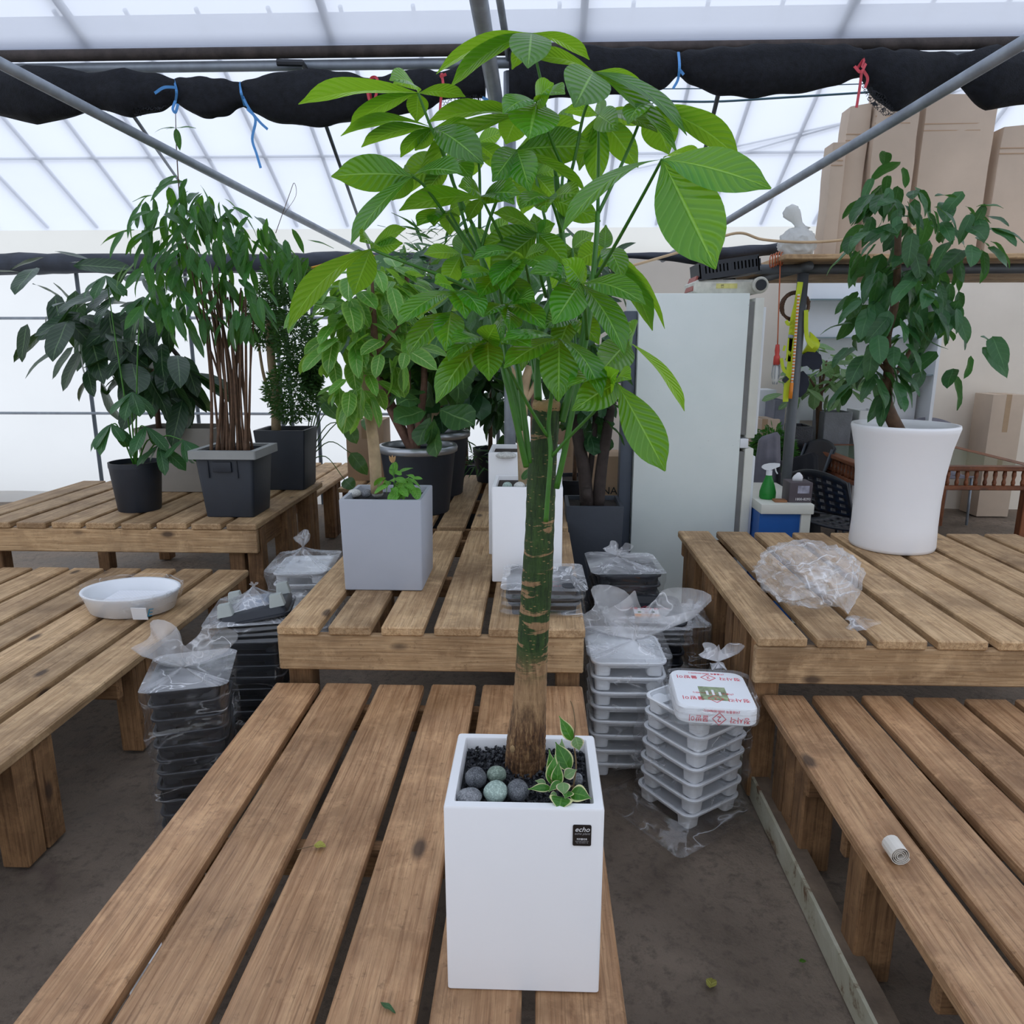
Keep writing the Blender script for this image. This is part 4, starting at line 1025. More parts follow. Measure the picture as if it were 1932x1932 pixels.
for pts in ([(745, 790, 4.42), (722, 740, 4.42), (706, 690, 4.42), (700, 600, 4.45)], [(772, 780, 4.42), (768, 700, 4.42), (764, 600, 4.42), (768, 520, 4.42)], [(792, 790, 4.42), (800, 730, 4.42), (802, 640, 4.42), (830, 560, 4.42)], [(745, 775, 4.5), (720, 720, 4.6), (700, 680, 4.7)]):
    branch(f1, [b0] + pts, .026, .014, M['barkred'], 'branch', 10)
scatter(f1, figt, [(800, 545, 75, 65, 4.4, .3, 56), (840, 620, 60, 60, 4.4, .3, 34), (815, 770, 28, 35, 4.25, .12, 9), (735, 580, 70, 70, 4.55, .3, 40), (790, 680, 60, 50, 4.55, .25, 26)], .20, 31, .2)
f2 = empty('fig_tree', (-.69, 4.98, UP + .36), 'fiddle-leaf fig growing in the rear black tub', 'tree')
branch(f2, [Vector((-.69, 4.98, UP + .35)), (822, 720, 5.0), (818, 640, 5.0), (830, 560, 5.0)], .03, .02, M['barktan'], 'trunk', 10)
branch(f2, [(820, 690, 5.0), (860, 640, 5.0), (900, 590, 5.0)], .018, .01, M['barktan'])
scatter(f2, figd, [(870, 560, 95, 90, 5.0, .35, 76), (900, 690, 60, 60, 5.0, .3, 34), (760, 620, 70, 70, 5.1, .3, 40), (820, 720, 60, 50, 5.1, .3, 26)], .21, 32, .2)

# far plants behind the middle benches
def far_plant(name, label, px, py, d, zb, pot, clusters, T, L, seed, down=.3, trunk=True, bark=None, cat='plant', potr=.13, poth=.25):
    x = at(px, py, d).x
    root = empty(name, (x, d, zb + poth - .04), label, cat)
    if pot is not None:
        round_tub('plant_pot', pot, x, d, zb, potr, poth, None, rb=.78, soild=.03)
    if trunk:
        c = clusters[0]
        branch(root, [Vector((x, d, zb + poth - .05)), at(px, (py + c[1]) / 2 + 30, d), at(c[0], c[1], d)], .018, .008, bark or M['barkbrown'], 'stem')
    scatter(root, T, clusters, L, seed, down)
    return root
darkT = templates('dark_leaf', leafmat('dark_leaf', srgb(38, 66, 40), srgb(70, 112, 44), .42, None, None, .28, .3, .3, 7), .45, 'ovate')
far_plant('rubber_plant', 'dark leafy shrub in a black pot at the end of the far bench', 925, 850, 5.45, UP, 'black nursery pot with a lip at the end of the far bench', [(920, 640, 70, 80, 5.4, .3, 60), (930, 740, 60, 50, 5.4, .25, 44)], darkT, .17, 41, .3)
far_plant('rubber_plant', 'dark shrub behind the two white planters', 1085, 850, 5.9, 0, 'dark pot on the ground behind the white planters', [(1060, 620, 90, 100, 5.8, .3, 90), (1090, 520, 90, 60, 5.9, .3, 50), (1100, 740, 60, 60, 5.7, .2, 40)], darkT, .19, 42, .3, poth=.6, potr=.2)
palmT = templates('palm_leaflet', leafmat('palm_leaf', srgb(44, 84, 44), srgb(86, 140, 50), .4, None, None, .3, .3, .2, 4), .14, 'lance', .35)
far_plant('palm_plant', 'feathery palm rising behind the fig trees', 830, 860, 6.1, 0, 'dark ground pot of the feathery palm behind the tubs', [(810, 480, 45, 40, 6.0, .3, 50), (850, 470, 50, 40, 6.2, .3, 40)], palmT, .26, 43, -.2, poth=.6, potr=.18)
far_plant('leafy_shrub', 'fine leaved light green shrub behind the grey planter tree', 790, 880, 6.4, .5, None, [(770, 500, 60, 30, 6.3, .3, 90), (760, 530, 50, 30, 6.3, .3, 60)], templates('small_leaf', leafmat('small_leaf', srgb(84, 130, 60), srgb(140, 190, 70), .4, None, None, .3, .3, .2, 5), .5, 'ovate'), .07, 44, .2)
far_plant('leafy_shrub', 'low grassy fern on the far end of the middle bench', 900, 870, 5.3, UP, None, [(900, 865, 28, 22, 5.25, .12, 60)], palmT, .10, 45, -.3, False, poth=.02)
far_plant('leafy_shrub', 'drooping leafy shrub before the back wall by the black tubs', 880, 850, 6.6, 0, 'pot on the ground before the back wall', [(880, 720, 70, 70, 6.5, .3, 90), (950, 760, 45, 70, 6.5, .3, 50), (790, 700, 40, 70, 6.5, .25, 60)], darkT, .17, 46, .5, poth=.6, potr=.18)

# dark square planter at the aisle with its many-stemmed tree
M['charcoal'] = plain('charcoal_planter', srgb(52, 58, 68), .55, 0, .12, 5, .15)
pdk = square_planter('square_planter', 'charcoal square planter standing beside the refrigerator', .335, 4.32, 0, .33, .33, .735, M['charcoal'], wb=.29, db=.29, t=.022, soild=.025, r=.006)
fd = empty('ficus_tree', (.335, 4.32, .70), 'dark stemmed tree growing in the charcoal planter', 'tree')
bb = [(1085, 945), (1112, 950), (1130, 945)]
branch(fd, [(1108, 955, 4.3), (1102, 890, 4.3), (1090, 820, 4.3), (1082, 750, 4.3)], .042, .03, M['barkdark'], 'trunk', 12)
branch(fd, [(1128, 955, 4.3), (1135, 880, 4.3), (1146, 810, 4.3), (1155, 740, 4.3)], .038, .026, M['barkdark'], 'trunk', 12)
branch(fd, [(1110, 910, 4.35), (1120, 830, 4.35), (1125, 760, 4.35)], .02, .014, M['barkdark'])
MB().tube([at(1107, 945, 4.24), at(1107, 922, 4.24)], .026, 12).build('stump', M['barkdark'], fd, sm=True)
scatter(fd, figd, [(1105, 700, 45, 60, 4.35, .26, 34), (1085, 640, 65, 60, 4.35, .26, 30), (1125, 770, 30, 40, 4.2, .12, 12), (1110, 800, 30, 40, 4.45, .15, 10)], .14, 51, .25)

# ------------------------------------------------------------------ plants on the high bench
M['rimgrey'] = plain('grey_rim', srgb(150, 152, 150), .55, 0, .08, 6)
tb = square_planter('square_tub', 'square black plastic tub with a grey rim and moulded handle', -1.81, 4.335, UP, .345, .335, .385, M['blackpot'], wb=.285, db=.285, t=.02, soild=.05, r=.02, cat='tub')
mb = MB()
for (w0, w1, z0, z1) in ((.395, .345, .352, .400),):
    q = [rrect((-1.81, 4.335, 0), w0, w0 - .01, .012, UP + z0, 4), rrect((-1.81, 4.335, 0), w0, w0 - .01, .012, UP + z1, 4), rrect((-1.81, 4.335, 0), w0 - .075, w0 - .085, .01, UP + z1, 4), rrect((-1.81, 4.335, 0), w0 - .075, w0 - .085, .01, UP + z0, 4)]
    mb.loft(q + [q[0]], False, False)
mb.build('rim', M['rimgrey'], tb)
h = MB().boxes((-1.875, 4.158, UP + .275), (-1.765, 4.178, UP + .335)).build('handle', M['blackpot'], tb, bevel=.004)
for dx in (-.085, .085): MB().boxes((-1.82 + dx - .004, 4.165, UP + .24), (-1.82 + dx + .004, 4.182, UP + .34)).build('rib', M['blackpot'], tb)
M['bush'] = leafmat('bushy_leaf', srgb(46, 96, 44), srgb(110, 170, 50), .36, None, srgb(96, 146, 80), .32, .32, .2, 6)
bushT = templates('drooping_leaf', M['bush'], .42, 'lance', .22, .25)
tbz = UP + .335
ta = empty('bushy_tree', (-1.81, 4.335, tbz), 'bushy tree on a sheaf of thin brown stems in the grey rimmed tub', 'tree')
rg = random.Random(9)
for i in range(26):
    bx = -1.81 + rg.uniform(-.11, .11); by = 4.335 + rg.uniform(-.1, .1)
    tx = 380 + (bx + 1.92) / .22 * 90 + rg.uniform(-25, 15)
    branch(ta, [Vector((bx, by, tbz - .01)), at(405 + (bx + 1.92) / .22 * 60 + rg.uniform(-8, 8), 720, by), at(tx, rg.uniform(520, 600), by + rg.uniform(-.1, .1))], rg.uniform(.006, .012), .005, M['barkbrown'], 'stem', 6)
scatter(ta, bushT, [(390, 450, 100, 95, 4.3, .30, 104), (300, 470, 60, 120, 4.25, .22, 62), (500, 455, 65, 50, 4.3, .22, 36), (375, 365, 60, 35, 4.3, .2, 22), (330, 580, 60, 40, 4.2, .2, 26), (440, 570, 70, 50, 4.2, .2, 32), (560, 480, 35, 35, 4.25, .12, 10)], .158, 61, .6, .7, .3, .25)
branch(ta, [(380, 600, 4.3), (345, 420, 4.32), (334, 300, 4.32), (331, 205, 4.32)], .005, .002, M['barkbrown'], 'sprig', 6)
for dx, dz, L in ((-.9, .12, .11), (.95, .05, .12), (.15, -.7, .12), (-.4, .0, .05)):
    put_leaf(ta, bushT, at(332, 242, 4.32), Vector((dx, -.2, dz)), L, Vector((0, -.4, 1)), rg)
branch(ta, [(520, 440, 4.3), (545, 370, 4.3), (555, 345, 4.3), (558, 370, 4.3), (535, 405, 4.3)], .002, .001, M['barkbrown'], 'tendril', 5)

tb2 = square_planter('square_tub', 'plain square black plastic tub behind the grey rimmed tub', -1.775, 5.17, UP, .36, .32, .42, M['blackpot'], wb=.29, db=.27, t=.02, soild=.04, r=.015, cat='tub')
def fluff(root, name, clusters, m, s0, seed, per):
    """very fine foliage nobody could count"""
    rg = random.Random(seed); mb = MB()
    for (px, py, rx, ry, d, hd) in clusters:
        c = at(px, py, d); s = (c - CAM).dot(_f) / FPX
        for i in range(per):
            while True:
                p = Vector((rg.uniform(-1, 1), rg.uniform(-1, 1), rg.uniform(-1, 1)))
                if .3 < p.length < 1: break
            b = c + Vector((p.x * rx * s, p.y * hd, p.z * ry * s))
            dv = (Vector((p.x, p.y, p.z * .4)) + Vector((rg.uniform(-.7, .7), rg.uniform(-.7, .7), rg.uniform(-.7, .4)))).normalized()
            sd = dv.orthogonal().normalized(); sd = (Quaternion(dv, rg.uniform(0, 6.28)) @ sd)
            L = s0 * rg.uniform(.6, 1.3); w = L * .16
            mb.add([b, b + dv * L * .5 + sd * w, b + dv * L, b + dv * L * .5 - sd * w], [(0, 1, 2, 3)])
    o = mb.build(name, m, root); tag(o, None, None, None, 'stuff'); return o
M['fine'] = leafmat('fine_leaf', srgb(58, 96, 48), srgb(100, 150, 56), .5, None, None, .3, .3, .1, 3)
tpz = empty('aralia_tree', (-1.775, 5.17, UP + .38), 'tree with a stout pale trunk and fine clipped foliage in the plain black tub', 'tree')
branch(tpz, [(521, 815, 5.15), (520, 740, 5.15), (512, 680, 5.15), (508, 600, 5.15)], .034, .026, M['barktan'], 'trunk', 12)
branch(tpz, [(518, 770, 5.15), (498, 710, 5.15), (488, 650, 5.15)], .014, .009, M['barktan'])
fluff(tpz, 'foliage', [(545, 530, 42, 45, 5.1, .28), (560, 640, 38, 60, 5.1, .28), (552, 740, 46, 58, 5.05, .26), (500, 600, 30, 60, 5.2, .25), (590, 700, 14, 40, 5.1, .1)], M['fine'], .04, 71, 2400)

M['greyplanter'] = plain('matte_grey_planter', srgb(150, 144, 136), .7, 0, .1, 5, .15)
square_planter('square_planter', 'wide matte grey planter behind the grey rimmed tub', -2.47, 5.10, UP, .56, .36, .44, M['greyplanter'], wb=.44, db=.33, t=.025, soild=.05, r=.03)
M['rubber'] = leafmat('rubber_leaf', srgb(34, 62, 40), srgb(64, 100, 44), .3, None, srgb(110, 140, 96), .22, .3, .25, 9)
rubT = templates('rubber_leaf', M['rubber'], .42, 'ovate', .15, .15)
tr_ = empty('rubber_plant', (-2.47, 5.1, UP + .39), 'dark rubber plant with broad leaves in the matte grey planter', 'plant')
branch(tr_, [(322, 810, 5.1), (330, 740, 5.1), (345, 690, 5.1), (310, 640, 5.1)], .026, .014, M['barkdark'], 'trunk')
branch(tr_, [(300, 810, 5.1), (292, 730, 5.1), (275, 640, 5.1)], .02, .012, M['barkbrown'], 'trunk')
scatter(tr_, rubT, [(280, 680, 65, 60, 5.0, .3, 36), (350, 720, 40, 60, 5.0, .25, 18), (200, 640, 70, 90, 5.0, .3, 26), (270, 560, 70, 50, 5.0, .3, 16), (100, 560, 60, 90, 5.2, .3, 22)], .30, 81, .35)
round_tub('plant_pot', 'black round pot on the high bench edge beside the wide grey planter', -2.46, 4.40, UP, .15, .30, None, rb=.82, soild=.03)
M['scheff'] = leafmat('umbrella_leaf', srgb(48, 92, 52), srgb(90, 146, 56), .36, None, srgb(120, 160, 110), .28, .3, .25, 9)
schT = templates('umbrella_leaf', M['scheff'], .40, 'ob', .2, .2)
su = empty('umbrella_plant', (-2.46, 4.40, UP + .27), 'umbrella plant with hanging leaf fans in the black round pot', 'plant')
rg = random.Random(4)
for hx, hy_ in ((275, 805), (345, 830), (250, 740), (210, 800), (270, 560), (200, 520), (300, 840)):
    hub = at(hx, hy_, 4.32)
    branch(su, [Vector((-2.46, 4.40, UP + .25)), Vector((-2.46, 4.38, UP + .32)).lerp(hub, .6) + Vector((0, 0, .06)), hub], .006, .003, M['stem'], 'stem', 6)
    for q in range(7):
        a = 2 * math.pi * q / 7 + rg.random()
        put_leaf(su, schT, hub, Vector((math.cos(a), math.sin(a) * .8 - .3, -.75)), rg.uniform(.15, .21), Vector((math.cos(a) * .6, -.6, .6)), rg)
# olive pot, small black pot and a carton on the far bench
M['olive'] = plain('olive_pot', srgb(88, 100, 88), .5, 0, .1, 5)
square_planter('square_planter', 'olive green planter on the far bench behind the black tubs', -1.93, 5.85, .5, .22, .24, .42, M['olive'], wb=.20, db=.22, t=.02, soild=.04, r=.03)
round_tub('plant_pot', 'small black round pot on the far bench edge', -1.80, 5.62, .5, .085, .30, None, rb=.8, soild=.03)
M['mons'] = leafmat('cut_leaf', srgb(70, 112, 58), srgb(120, 166, 70), .36, None, srgb(120, 156, 96), .3, .25, .3, 5)
mT = templates('cut_leaf', M['mons'], .72, 'ovate', .25, .15, .03)
mo = empty('cut_leaf_plant', (-1.80, 5.62, .76), 'trailing cut-leaf plant spilling from the small black pot', 'plant')
rg = random.Random(14)
for hx, hy_, L in ((655, 800, .16), (640, 770, .15), (625, 745, .16), (662, 855, .19), (650, 905, .14), (610, 760, .18), (640, 735, .14), (690, 790, .14), (600, 740, .16)):
    hub = at(hx, hy_, 5.5)
    branch(mo, [Vector((-1.80, 5.62, .74)), Vector((-1.80, 5.6, .84)).lerp(hub, .55) + Vector((0, 0, .08)), hub], .005, .003, M['stem'], 'stem', 6)
    put_leaf(mo, mT, hub, Vector((rg.uniform(.1, .9), rg.uniform(-.6, 0), rg.uniform(-.9, 0))), L, Vector((0, -.8, .5)), rg)

def carton(label, lo, hi, m=None, tape=True, rot=0.0, group=None):
    c = [(a + b) / 2 for a, b in zip(lo, hi)]
    root = empty('carton', (c[0], c[1], lo[2]), label, 'carton', group)
    MB().boxes(lo, hi).build('body', m or M['carton'], root, bevel=.004)
    if tape:
        MB().boxes((c[0] - .025, lo[1] - .001, hi[2] - (hi[2] - lo[2]) * .3), (c[0] + .025, hi[1] + .001, hi[2] + .0015)).build('tape', plain('packing_tape', srgb(176, 146, 112), .3), root)
    return root
carton('upright brown carton on the plank platform behind the grey planter', (-1.62, 6.2, .5), (-1.30, 6.5, 1.02))
# ------------------------------------------------------------------ saucer trays, stacked and bagged
def mesh_of(mb, m, sm=True, angle=.7):
    o = mb.build('tmp', m, None, sm=sm, angle=angle); me = o.data; bpy.data.objects.remove(o); return me
_tray = {}
def tray_meshes(kind, w, d):
    key = (kind, w, d)
    if key in _tray: return _tray[key]
    m = M['white'] if kind == 'white' else M['black']
    O = (0, 0, 0); r = .035
    z0, h = (.028, .060) if kind == 'white' else (.010, .050)
    dish = MB().loft([rrect(O, w - .045, d - .045, r * .8, z0, 6), rrect(O, w - .035, d - .035, r * .8, z0 + .004, 6), rrect(O, w - .016, d - .016, r, h - .008, 6),
                      rrect(O, w - .022, d - .022, r, h - .002, 6), rrect(O, w - .044, d - .044, r * .8, z0 + .008, 6)])
    rim = MB(); q = [rrect(O, w - .016, d - .016, r, h - .012, 6), rrect(O, w, d, r + .005, h - .010, 6), rrect(O, w + .002, d + .002, r + .005, h - .003, 6), rrect(O, w - .004, d - .004, r + .003, h, 6), rrect(O, w - .020, d - .020, r, h - .001, 6)]
    rim.loft(q + [q[0]], False, False)
    foot = MB().loft([rrect(O, .056, .056, .016, 0, 4), rrect(O, .064, .064, .018, h - .012, 4)])
    _tray[key] = (mesh_of(dish, m), mesh_of(rim, m), mesh_of(foot, m))
    return _tray[key]
def tray(label, group, kind, c, w, d, rot=0.0, tilt=(0, 0), flip=False):
    dm, rm, fm = tray_meshes(kind, w, d)
    root = empty('saucer_tray', c, label, 'tray', group)
    root.rotation_euler = (tilt[0] + (math.pi if flip else 0), tilt[1], rot)
    link('dish', dm, root); link('rim', rm, root)
    for sx in (-1, 1):
        for sy in (-1, 1):
            link('foot', fm, root, (sx * (w / 2 - .045), sy * (d / 2 - .045), 0))
    return root
def stack(label, group, kind, cx, cy, z, w, d, n, pitch, rot, drift=(0, 0), jit=.004, toplabel=None):
    rg = random.Random(int(abs(cx * 1000)) + n)
    ORD = ('bottom', 'second', 'third', 'fourth', 'fifth', 'sixth', 'seventh', 'eighth', 'ninth', 'tenth', 'eleventh', 'twelfth')
    for i in range(n):
        nm = 'topmost' if i == n - 1 else ORD[i]
        tray(label % (nm + (' from the ground' if 0 < i < n - 1 else '')), group, kind, (cx + drift[0] * i + rg.uniform(-jit, jit), cy + drift[1] * i + rg.uniform(-jit, jit), z + i * pitch), w, d, rot + rg.uniform(-.02, .02))

def bagmesh(c, w, d, z0, z1, rot, knot, seed, flare=.0, n=14, slack=.012, top=True, fold=.5, topdrop=.0):
    """a loose polythene sleeve, gathered to a knot on top"""
    c = Vector(c); rings = []
    def wob(p, amt): return Vector((noise.noise(p * 11 + Vector((seed, 0, 0))), noise.noise(p * 11 + Vector((0, seed, 5))), noise.noise(p * 9 + Vector((3, 1, seed))) * .4)) * amt + Vector((noise.noise(p * 32 + Vector((seed, 9, 0))), noise.noise(p * 32 + Vector((0, seed, 15))), 0)) * amt * .45
    N = 16
    for i in range(N + 1):
        z = z0 + (z1 - z0) * i / N
        g = 1 + .03 * math.sin(i * 1.3)
        ring = rrect((c.x, c.y, 0), (w + 2 * slack) * g, (d + 2 * slack) * g, .045, z, n, rot)
        rings.append([p + wob(p, .011) for p in ring])
    if top:
        k = Vector((c.x + knot[0], c.y + knot[1], z1 + knot[2]))
        base = rings[-1]
        for t in (.25, .5, .72, .88, .97):
            rg = []
            for j, p in enumerate(base):
                pl_ = 1 + .0
                pt = p.lerp(k, t); pt.z = z1 + knot[2] * (t ** 2.2) + .008 * math.sin(j * 1.9) * t * (1 - t) * 4
                rg.append(pt + wob(pt, .006))
            rings.append(rg)
        if flare:
            m = len(base)
            for q, (rr_, zz) in enumerate(((.5, .25), (1.0, .6), (1.25, 1.0))):
                ring = []
                for j in range(m):
                    a = 2 * math.pi * j / m
                    rad = flare * rr_ * (.55 + .45 * math.sin(a * 2 + seed)) * (1 + .3 * math.sin(a * 5 + seed * 2))
                    ring.append(k + Vector((math.cos(a + math.pi / 4 + rot) * rad * 1.2, math.sin(a + math.pi / 4 + rot) * rad * .6, flare * zz * (1 + .35 * math.sin(a * 3 + seed)))))
                rings.append(ring)
    return MB().loft(rings[:N + 1], not top, False), (MB().loft(rings[N:], False, False) if top else None)
def bag(label, *a, m='bag', group=None, **kw):
    body, knot = bagmesh(*a, **kw)
    o = tag(body.build('plastic_bag', M[m], sm=True), label, 'plastic bag', group)
    if knot is not None: knot.build('gathered_top', M['knot'], o, sm=True)
    return o

# two white stacks in the aisle
stack('white plastic saucer tray, %s in the taller white stack against the bench', 'trays of the taller white stack', 'white', .355, 2.725, 0, .285, .285, 8, .060, .0, (-.0005, 0), .003)
bag('cloudy knotted bag over the taller stack of white trays', (.355, 2.725, 0), .29, .29, .01, .505, 0, (.02, -.06, .035), 3, .15)
stack('white plastic saucer tray, %s in the skewed stack by the channel', 'trays of the skewed white stack', 'white', .563, 2.445, 0, .275, .275, 7, .060, .63, (.002, -.0025), .003)
bag('thin clear bag sleeve around the skewed stack of white trays', (.568, 2.440, 0), .29, .29, .0, .40, .63, (0, 0, 0), 7, 0, top=False)
sp_ = MB(); rings = []
for i in range(7):   # spread skirt of that sleeve on the ground
    t = i / 6; ring = rrect((.53 - .02 * t, 2.43 - .02 * t, 0), .30 + .13 * t, .30 + .13 * t, .05, .05 * (1 - t) ** 1.5 + .004, 10, .63)
    rings.append([p + Vector((noise.noise(p * 15), noise.noise(p * 15 + Vector((9, 0, 0))), 0)) * .022 * t for p in ring])
tag(sp_.loft(rings, False, False).build('plastic_bag', M['bag'], sm=True), 'loose clear polythene skirt spread on the ground round the skewed stack', 'plastic bag')

def printed(parent, lines, q, m=None):
    for body, loc, size in lines: text(body, parent, loc, size, m or M['red_ink'], q, 'print')
def diamond(parent, c, s, ux, uy, m):
    c = Vector(c); ux, uy = Vector(ux), Vector(uy); mb = MB(); nn = ux.cross(uy).normalized() * .0004
    pts = [(s, 0), (0, s), (-s, 0), (0, -s)]
    for i in range(4):
        a = c + ux * pts[i][0] + uy * pts[i][1]; b = c + ux * pts[(i + 1) % 4][0] + uy * pts[(i + 1) % 4][1]
        ia = c + (a - c) * .88; ib = c + (b - c) * .88
        mb.add([a, b, ib, ia, a + nn, b + nn, ib + nn, ia + nn], [(4, 5, 6, 7), (0, 1, 5, 4), (2, 3, 7, 6)])
    mb.build('print', m, parent)

# wrapped tray lying across the skewed stack
wt = empty('saucer_tray', (.600, 2.352, .432), 'upturned white tray in red printed wrap lying across the skewed stack', 'tray')
w_, d_ = .262, .285
MB().loft([rrect((.600, 2.352, 0), w_ - .01, d_ - .01, .04, .434, 6), rrect((.600, 2.352, 0), w_, d_, .042, .440, 6), rrect((.600, 2.352, 0), w_ - .002, d_ - .002, .042, .486, 6), rrect((.600, 2.352, 0), w_ - .012, d_ - .012, .04, .494, 6)]).build('dish', M['white'], wt, sm=True, angle=.6)
QT = Quaternion((0, 0, 1), math.pi)
tz = .4945; cx_, cy_ = .600, 2.352
def trayprint(parent, cx, cy, z, num, sc=1.0, ink=None, rows=(0.085, -.075), side_y=None, small=True):
    for ry in rows:
        printed(parent, [('정사각', (cx + .076 * sc, cy + ry, z), .027 * sc), ('물받이', (cx - .072 * sc, cy + ry, z), .027 * sc), (num, (cx + .002, cy + ry, z), .026 * sc)], QT, ink)
        diamond(parent, (cx + .002, cy + ry, z), .027 * sc, (1, 0, 0), (0, 1, 0), ink or M['red_ink'])
    if small:
        printed(parent, [('(이음통독 2000-0046431)', (cx, cy - .035, z), .013 * sc), ('(이음통독 2000-0046431)', (cx, cy + .118, z), .012 * sc)], QT, ink)
trayprint(wt, cx_, cy_, tz, '2')
M['photo_green'] = plain('printed_photo', srgb(150, 164, 128), .5, 0, .5, 40)
pc = MB().boxes((cx_ - .045, cy_ - .085, tz - .001), (cx_ + .045, cy_ + .012, tz + .0002)).build('printed_card', M['photo_green'], wt)
for dx, hh in ((-.02, .03), (.0, .04), (.022, .026)):
    MB().boxes((cx_ + dx - .004, cy_ - .05, tz), (cx_ + dx + .004, cy_ - .05 + hh, tz + .0004)).build('print', M['print_white'], pc)
QS = Quaternion((1, 0, 0), math.pi / 2) @ Quaternion((0, 0, 1), math.pi)
ysd = cy_ - d_ / 2 - .0008
printed(wt, [('정사각', (cx_ + .070, ysd, .458), .024), ('물받이', (cx_ - .062, ysd, .458), .024), ('2', (cx_ + .004, ysd, .458), .028), ('(이음통독 2000-0046431)', (cx_ + .01, ysd, .4845), .011)], QS)
diamond(wt, (cx_ + .004, ysd, .458), .023, (1, 0, 0), (0, 0, 1), M['red_ink'])
wt.rotation_euler = (0, .02, -.06)
bag('tight clear wrap around the upturned printed tray', (.600, 2.352, 0), .27, .292, .432, .497, -.06, (0, 0, .002), 5, 0, slack=.003, top=False)
bag('gathered clear bag end standing behind the printed tray', (.66, 2.52, 0), .05, .03, .43, .50, 0, (0.0, 0, .02), 9, .05, slack=.0)

# black stacks in the aisle
stack('black saucer tray, %s in the tall stack near the refrigerator', 'trays of the tall black stack', 'black', .425, 3.47, 0, .31, .34, 12, .0495, .03)
bag('clear knotted bag over the tall black stack near the refrigerator', (.425, 3.47, 0), .315, .345, .01, .605, .03, (-.03, .02, .03), 11, .05)
stack('black saucer tray, %s in the shorter stack under the labelled tray', 'trays of the shorter black stack', 'black', .495, 3.135, 0, .30, .31, 9, .0495, -.02)
t2_ = tray('shallow black tray with an orange and white label on the shorter stack', None, 'black', (.495, 3.13, .4455), .31, .32, -.03, (.06, 0))
lab = MB().boxes((-.055, -.03, .020), (.055, .075, .0206)).build('card', M['print_white'], None); lab.parent = t2_; lab.name = 'card'
o_ = MB().boxes((-.055, -.03, .0207), (.055, .012, .0210)).build('card_band', plain('orange_print', srgb(232, 150, 70), .5), None); o_.parent = lab
for i, (dx, dy, cc) in enumerate(((-.03, .03, srgb(80, 120, 60)), (0, .028, srgb(150, 50, 50)), (.03, .034, srgb(70, 90, 60)))):
    q_ = MB().lathe((dx, dy, .0207), [(.009, 0), (.009, .0004)], 12).build('print', plain('tiny_plant_print', cc, .5, 0, .3, 60), None); q_.parent = lab
_s = empty('tmp_anchor', (0, 0, 0), 'x', 'x'); 
def relprint(root, fn):
    before = set(_s.children); fn(_s)
    for ch in list(_s.children):
        ch.parent = root
relprint(t2_, lambda p: trayprint(p, 0, -.005, .0225, '3', .95, None, (.075, -.085), small=False))
bag('clear crumpled bag half pulled over the labelled black tray', (.515, 3.02, 0), .29, .13, .40, .47, 0, (-.02, -.02, .012), 15, .045, m='bagw')
bag('loose clear bag slumped between the black trays and the bench legs', (.70, 3.15, 0), .10, .28, .01, .46, 0, (0, 0, .03), 17, .03, slack=.01)

# two trays on the higher middle bench
tray('lower black tray of the bagged pair on the middle bench', None, 'black', (.028, 2.775, UP + .001), .275, .305, .02)
tc_ = tray('upper upturned black tray of the bagged pair on the middle bench', None, 'black', (.025, 2.785, UP + .105), .285, .31, .03, (0, 0), True)
relprint(tc_, lambda p: None)
for ch in (): pass
an = empty('tmp_anchor', (0, 0, 0), 'x', 'x')
before = []
_s2 = _s
def topprint(root, z, num, ink, sc):
    trayprint(_s2, 0, 0, 0, num, sc, ink, (.085, -.085), small=True)
    for ch in list(_s2.children):
        ch.parent = root
        p = ch.location.copy()
        if ch.rotation_mode == 'QUATERNION':
            ch.rotation_quaternion = Quaternion((1, 0, 0), math.pi) @ ch.rotation_quaternion
        else:
            ch.rotation_euler = (math.pi, 0, 0)
        ch.location = (p.x, -p.y, -z)
topprint(tc_, -.0095, '2', plain('dull_red_ink', srgb(150, 40, 56), .5), .9)
bpy.data.objects.remove(an); bpy.data.objects.remove(_s)
bag('clear crinkled wrap around the bagged pair of black trays', (.028, 2.78, 0), .29, .315, UP + .004, UP + .108, .02, (.10, .02, .004), 19, .02, slack=.012)

# left aisle
stack('black saucer tray, %s in the bagged stack by the low bench', 'trays of the bagged stack by the low bench', 'black', -1.185, 2.315, 0, .235, .275, 11, .0495, .30)
bag('cloudy clear bag tied in a bow over the black stack by the low bench', (-1.185, 2.315, 0), .245, .285, .0, .553, .30, (-.01, -.02, .02), 23, .11, slack=.014)
stack('wide black tray, %s in the glossy wrapped stack between benches', 'trays of the glossy wrapped stack', 'black', -1.165, 2.86, 0, .29, .34, 10, .0495, .08)
bag('glossy clear bag around the wide black stack between the benches', (-1.165, 2.86, 0), .30, .35, .0, .50, .08, (0, 0, 0), 27, 0, slack=.012, top=False)
tt = empty('saucer_tray', (-1.165, 2.88, .50), 'bagged black tray with pale foot blocks tipped on top of its stack', 'tray')
dm, rm, fm = tray_meshes('black', .29, .34)
tt.rotation_euler = (math.pi - .12, -.14, .25); tt.location.z = .60
link('dish', dm, tt); link('rim', rm, tt)
M['palefoot'] = plain('pale_foot', srgb(170, 176, 172), .5, 0, .1)
fme = mesh_of(MB().loft([rrect((0, 0, 0), .045, .045, .006, -.035, 3), rrect((0, 0, 0), .06, .06, .006, .012, 3)]), M['palefoot'], False)
for sx in (-1, 1):
    for sy in (-1, 1): link('foot', fme, tt, (sx * .10, sy * .12, 0))
